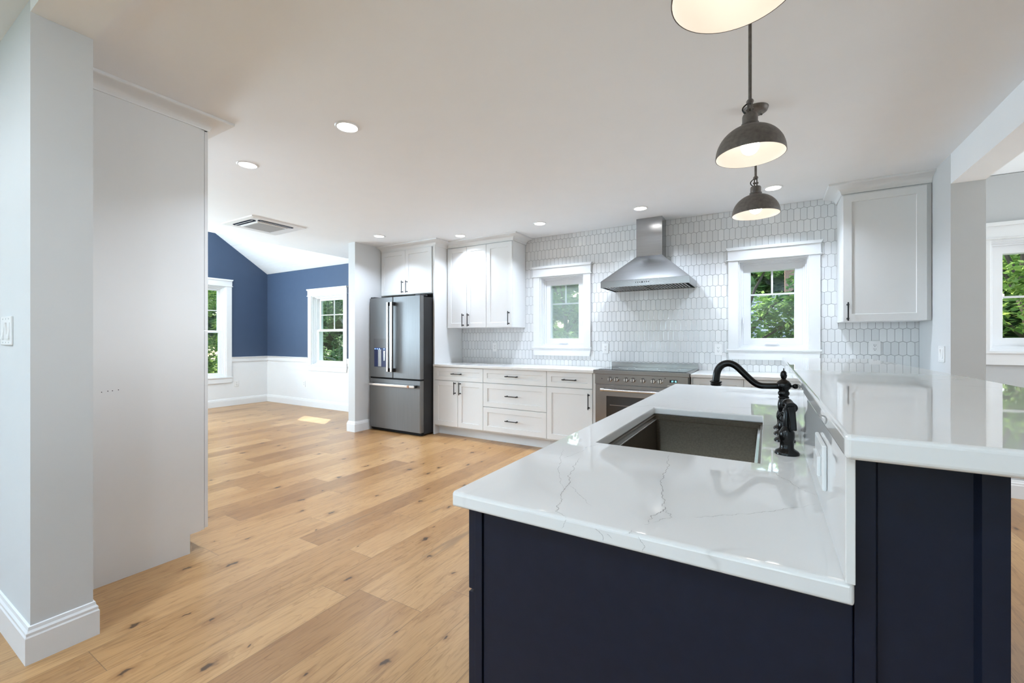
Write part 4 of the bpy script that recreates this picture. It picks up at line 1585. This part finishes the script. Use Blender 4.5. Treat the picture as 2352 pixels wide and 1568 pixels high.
for a in (40, 220):
    b.lathe([(.001, -.034), (.005, -.032), (.006, -.024)], (PX + .035 * math.cos(R(a)), c[1] + .035 * math.sin(R(a)), CEIL), n=12)
b.build('ceiling_canopy', 'lamp_bronze', t, smooth=True)
b = MB()
pb = [(.0008, .004)]
for i in range(1, 13):
    a = R(-90 + i * 12)
    pb.append((.031 * math.cos(a), .035 + .031 * math.sin(a)))
pb += [(.022, .070), (.016, .080), (.014, .098)]
b.lathe(pb, c, n=28)
b.build('bulb', 'bulb', t, smooth=True)
dup_tree(t, (PX, 1.820, 1.880), 'bronze dome pendant in the middle of the row of three')
dup_tree(t, (PX, .945, 1.880), 'bronze dome pendant nearest the camera, cut by the top edge')

# ------------------------------------------------------------------ recessed lights
lights = [(-2.141, 1.688, 'round recessed ceiling light nearest the camera over the wood floor'),
          (-3.224, 1.686, 'round recessed ceiling light just right of the tall pantry cabinet'),
          (-4.075, 3.675, 'round recessed ceiling light in front of the refrigerator'),
          (-3.212, 4.163, 'round recessed ceiling light over the left wall cabinets'),
          (-2.129, 4.168, 'round recessed ceiling light over the left kitchen window'),
          (-1.051, 4.178, 'round recessed ceiling light in front of the range hood chimney'),
          (.040, 4.179, 'round recessed ceiling light over the right kitchen window')]
first = None
for x_, y_, lb in lights:
    dl_ = area('downlight_beam', (x_, y_, CEIL - .0042), (0, 0, -1), .10, .10, DOWNLIGHT_STRENGTH * (.62 if abs(x_ + 3.212) < .01 else 1), C_DOWN)
    dl_.data.shape = 'DISK'
    dl_.data.spread = R(126)
    if first is None:
        first = thing('recessed_light', lb, 'ceiling light', (x_, y_, CEIL - .006), 'recessed lights in the white ceiling')
        b = MB()
        b.lathe([(.056, -.002), (.058, -.006), (.066, -.006), (.070, -.003), (.071, -.0002), (.056, -.0002)], (x_, y_, CEIL), n=40, cap=False)
        b.build('trim_ring', 'trim_white', first, smooth=True)
        b = MB()
        b.lathe([(.0555, -.0002), (.0555, -.0025), (.050, -.0032), (.001, -.0032)], (x_, y_, CEIL), n=40)
        b.build('lens', 'downlight', first, smooth=True)
    else:
        dup_tree(first, (x_, y_, CEIL - .006), lb)

# ------------------------------------------------------------------ ceiling cassette
t = thing('air_conditioner_cassette', 'square white air conditioner cassette set in the ceiling at left', 'air conditioner', (-4.79, 2.685, CEIL - .03))
ax0, ax1, ay0, ay1 = -5.10, -4.485, 2.385, 2.985
b = MB()
b.add([(ax0, ay0, CEIL), (ax1, ay0, CEIL), (ax1, ay1, CEIL), (ax0, ay1, CEIL),
       (ax0 + .004, ay0 + .004, CEIL - .010), (ax1 - .004, ay0 + .004, CEIL - .010), (ax1 - .004, ay1 - .004, CEIL - .010), (ax0 + .004, ay1 - .004, CEIL - .010),
       (ax0 + .04, ay0 + .04, CEIL - .016), (ax1 - .04, ay0 + .04, CEIL - .016), (ax1 - .04, ay1 - .04, CEIL - .016), (ax0 + .04, ay1 - .04, CEIL - .016)],
      [(0, 1, 2, 3), (0, 1, 5, 4), (1, 2, 6, 5), (2, 3, 7, 6), (3, 0, 4, 7), (4, 5, 9, 8), (5, 6, 10, 9), (6, 7, 11, 10), (7, 4, 8, 11), (8, 9, 10, 11)])
b.build('panel', 'plastic_white', t)
mx, my = (ax0 + ax1) / 2, (ay0 + ay1) / 2
b = MB()
b.box(mx - .165, mx + .165, my - .165, my + .165, CEIL - .024, CEIL - .0162)
g = b.build('intake_frame', 'plastic_white', t, bevel=.003)
b = MB()
b.box(mx - .148, mx + .148, my - .148, my + .148, CEIL - .0255, CEIL - .0242)
for k in range(24):
    x_ = mx - .145 + k * .0122
    b.box(x_, x_ + .006, my - .146, my + .146, CEIL - .0272, CEIL - .0256)
b.build('intake_grille', 'grille_grey', g)


def stadium(cx, cy, L_, r_, horiz, n=8):
    out = []
    for s in (1, -1):
        for k in range(n + 1):
            a = R(-90 + 180 * k / n) + (0 if s > 0 else math.pi)
            p = (s * (L_ / 2 - r_) + r_ * math.cos(a), r_ * math.sin(a))
            out.append((cx + p[0], cy + p[1]) if horiz else (cx + p[1], cy + p[0]))
    return out


for cx, cy, hz_ in ((mx, ay0 + .085, True), (ax1 - .085, my, False)):
    s_ = MB().prism(stadium(cx, cy, .385, .032, hz_), 'Z', CEIL - .0180, CEIL - .0155).build('air_slot', 'black_gloss', t)
    b = MB()
    if hz_:
        b.box(cx - .17, cx + .17, cy - .008, cy + .004, CEIL - .0200, CEIL - .0182)
    else:
        b.box(cx - .004, cx + .008, cy - .17, cy + .17, CEIL - .0200, CEIL - .0182)
    b.build('louver', 'plastic_grey', s_, bevel=.0005)

# ------------------------------------------------------------------ outlets and switches


def outlet(fr, u, v, label, plate_w=.070, group='white duplex outlets on the walls'):
    t = thing('power_outlet', label, 'outlet', fr @ Vector((u, 0, v)), group)
    MB(fr).box(u - plate_w / 2, u + plate_w / 2, 0, .006, v - .057, v + .057).build('plate', 'plastic_white', t, bevel=.002)
    i_ = MB(fr).box(u - .0165, u + .0165, .0061, .0085, v - .0335, v + .0335).build('receptacle', 'plastic_white', t, bevel=.001)
    b = MB(fr)
    for s in (-.0165, .0165):
        b.box(u - .008, u - .0055, .0084, .0089, v + s, v + s + .009)
        b.box(u + .0055, u + .008, .0084, .0089, v + s, v + s + .008)
        b.box(u - .0025, u + .0025, .0084, .0089, v + s - .009, v + s - .004)
    b.build('slots', 'dark_gap', i_)
    return t


FT = frame((0, YN, 0), (1, 0, 0), (0, -1, 0))
outlet(FT, -3.082, 1.097, 'white outlet on the tile under the left wall cabinets')
outlet(FT, -1.583, 1.097, 'white outlet on the tile between left kitchen window and range')
outlet(FT, -.423, 1.097, 'white outlet on the tile between range and right kitchen window')
outlet(FT, .787, 1.130, 'white outlet on the tile under the right wall cabinet', .078)
outlet(FT, -7.185, .40, 'white outlet low on the wainscot right of the blue room corner')
outlet(frame((XW, 0, 0), (0, 1, 0), (1, 0, 0)), 4.175, .39, 'white outlet low on the wainscot left of the blue room corner')


def switch(fr, u0, u1, v0, v1, n, label, tilt=None):
    t = thing('light_switch', label, 'switch', fr @ Vector(((u0 + u1) / 2, 0, (v0 + v1) / 2)))
    MB(fr).box(u0, u1, 0, .0065, v0, v1).build('plate', 'plastic_white', t, bevel=.002)
    p = (u1 - u0) / n
    vm = (v0 + v1) / 2
    for k in range(n):
        c_ = u0 + p * (k + .5) if n > 1 else (u0 + u1) / 2
        if n == 3:
            c_ = (u0 + u1) / 2 + (k - 1) * .046
        elif n == 2:
            c_ = (u0 + u1) / 2 + (k - .5) * .046
        up = (tilt or [1] * n)[k]
        b = MB(fr)
        a_, z_ = (.0075, .0115) if up else (.0115, .0075)
        b.add([(c_ - .0165, .0066, vm - .033), (c_ + .0165, .0066, vm - .033), (c_ + .0165, .0066, vm + .033), (c_ - .0165, .0066, vm + .033),
               (c_ - .0165, a_, vm - .033), (c_ + .0165, a_, vm - .033), (c_ + .0165, z_, vm + .033), (c_ - .0165, z_, vm + .033),
               (c_ - .0165, .0078, vm), (c_ + .0165, .0078, vm)],
              [(0, 1, 2, 3), (0, 1, 5, 4), (3, 2, 6, 7), (0, 4, 8, 7, 3), (1, 5, 9, 6, 2), (4, 5, 9, 8), (8, 9, 6, 7)])
        b.build('rocker', 'plastic_white', t)
        b = MB(fr)
        for s in (-.048, .048):
            b.tube([(c_, .0064, vm + s), (c_, .0072, vm + s)], .0028, 10)
        b.build('screw', 'plastic_grey', t)
    return t


switch(frame((0, .455, 0), (1, 0, 0), (0, -1, 0)), -2.756, -2.593, 1.177, 1.293, 3, 'white triple rocker switch on the wall at the left edge', [0, 1, 0])
switch(frame((XE, 0, 0), (0, -1, 0), (-1, 0, 0)), -4.258, -4.142, 1.037, 1.152, 2, 'white double switch on the wall right of the tile', [1, 0])
# horizontal switch on the stone splash of the island
t = thing('light_switch', 'white switch plate on the stone splash beside the faucet', 'switch', (.085, .97, .985))
MB().box(.0785, .0853, .885, 1.012, .945, 1.022).build('plate', 'plastic_white', t, bevel=.0025)
MB().box(.0728, .0784, .900, .968, .966, .999).build('rocker', 'plastic_white', t, bevel=.001)

# ------------------------------------------------------------------ outside
struct(MB().box(-40, 30, 5.2, 60, -.75, -.6).box(-40, -8.8, -30, 5.2, -.75, -.6).box(4.9, 30, -30, 5.2, -.75, -.6).box(-8.8, 4.9, -30, -3.9, -.75, -.6).build('ground', 'lawn'))


def leaves(b, rng, clumps, per, size):
    for (cx, cy, cz, r_) in clumps:
        for _ in range(per):
            a, z = rng.uniform(0, 2 * math.pi), rng.uniform(-1, 1)
            q = math.sqrt(1 - z * z)
            k = r_ * rng.uniform(.55, 1.0)
            p = Vector((cx + k * q * math.cos(a), cy + k * q * math.sin(a), cz + k * z * .8))
            d = Vector((rng.uniform(-1, 1), rng.uniform(-1, 1), rng.uniform(-.5, .5))).normalized()
            u = d.cross(Vector((rng.uniform(-.5, .5), rng.uniform(-.5, .5), 1))).normalized()
            s = size * rng.uniform(.6, 1.2)
            b.add([p - d * s, p + u * s * .5, p + d * s, p - u * s * .5], [(0, 1, 2, 3)])


def tree(loc, h, crown, label, mat, seed, per=120, nclump=34, size=.10, bark='bark', trunk=True, low=.25):
    rng = random.Random(seed)
    t = thing('tree', label, 'tree', loc, 'trees outside the windows')
    x, y, z = loc
    b = MB()
    cl = []
    for _ in range(nclump):
        a = rng.uniform(0, 2 * math.pi)
        k = crown * math.sqrt(rng.uniform(0.02, 1))
        zz = z + h * rng.uniform(low, 1.0)
        cl.append((x + k * math.cos(a), y + k * math.sin(a), zz, crown * rng.uniform(.25, .42)))
    leaves(b, rng, cl, per, size)
    b.build('foliage', mat, t, recalc=False)
    b = MB()
    b.tube([(x, y, z), (x + .05, y, z + h * .3), (x - .04, y + .05, z + h * .6), (x, y, z + h * .92)], [h * .022, h * .018, h * .013, h * .004], 12)
    for c_ in cl[:12]:
        zz = z + (c_[2] - z) * .6
        b.tube([(x, y, zz), ((x + c_[0]) / 2, (y + c_[1]) / 2, (zz + c_[2]) / 2 + .15), (c_[0], c_[1], c_[2])], [h * .009, h * .006, h * .003], 6)
    b.build('trunk', bark, t, smooth=True)
    return t


tree((-5.7, 13.0, -.6), 4.9, 1.7, 'dense green tree outside the kitchen window left of the hood', 'leaf', 11, per=330, nclump=44, size=.085, low=.10)
tree((-.45, 9.4, -.6), 4.6, 1.25, 'maple tree outside the kitchen window right of the hood', 'leaf', 12, per=260, nclump=25, size=.08, low=.25)
tree((3.9, 11.0, -.6), 4.9, 1.6, 'sunlit yellow green tree outside the window at the right edge', 'leaf_bright', 13, per=340, nclump=44, size=.085, low=.10)
tree((-12.0, 9.6, -.6), 4.8, 1.5, 'tree outside the right window of the blue room', 'leaf_deep', 14, per=300, nclump=38, size=.085, bark='bark_pale', low=.10)
tree((-15.2, 6.6, -.6), 5.2, 1.6, 'tree outside the left window of the blue room', 'leaf_bright', 15, per=300, nclump=38, size=.085, low=.10)

# woodland behind everything
rng = random.Random(30)
b = MB()
cl = []
for k in range(240):
    x_ = rng.uniform(-30, 16)
    y_ = rng.uniform(25, 29)
    cl.append((x_, y_, rng.uniform(-.4, 7.0), rng.uniform(.7, 1.4)))
for k in range(110):
    cl.append((rng.uniform(-24, -21), rng.uniform(-4, 26), rng.uniform(-.4, 7.0), rng.uniform(.7, 1.4)))
leaves(b, rng, cl, 190, .55)
o = b.build('woodland', 'leaf', recalc=False)
tag(o, 'continuous green woodland far behind the neighbouring house', 'woodland', kind='stuff')

# neighbouring house seen through the right kitchen window
t = thing('house', 'neighbouring house with grey shingle roof seen through the right kitchen window', 'house', (1.2, 21.5, -.6))
MB().box(-3.2, 5.6, 19.6, 23.4, -.6, 1.2).build('wall', 'siding', t)
b = MB()
for k in range(14):
    f0, f1 = k / 14, (k + 1) / 14
    y0, z0 = 19.1 + 2.4 * f0, 1.05 + 2.1 * f0
    y1, z1 = 19.1 + 2.4 * f1, 1.05 + 2.1 * f1
    b.prism([(y0 - .02, z0), (y0 - .02, z0 + .035), (y1, z1 + .012), (y1, z1)], 'X', -3.5, 5.9)
b.prism([(19.15, 1.08), (23.85, 1.08), (21.5, 3.14)], 'X', -3.48, 5.88)
b.build('roof', 'roof_shingle', t)
MB().box(.60, 1.02, 20.5, 21.0, 1.9, 4.15).build('chimney', 'brick', t)
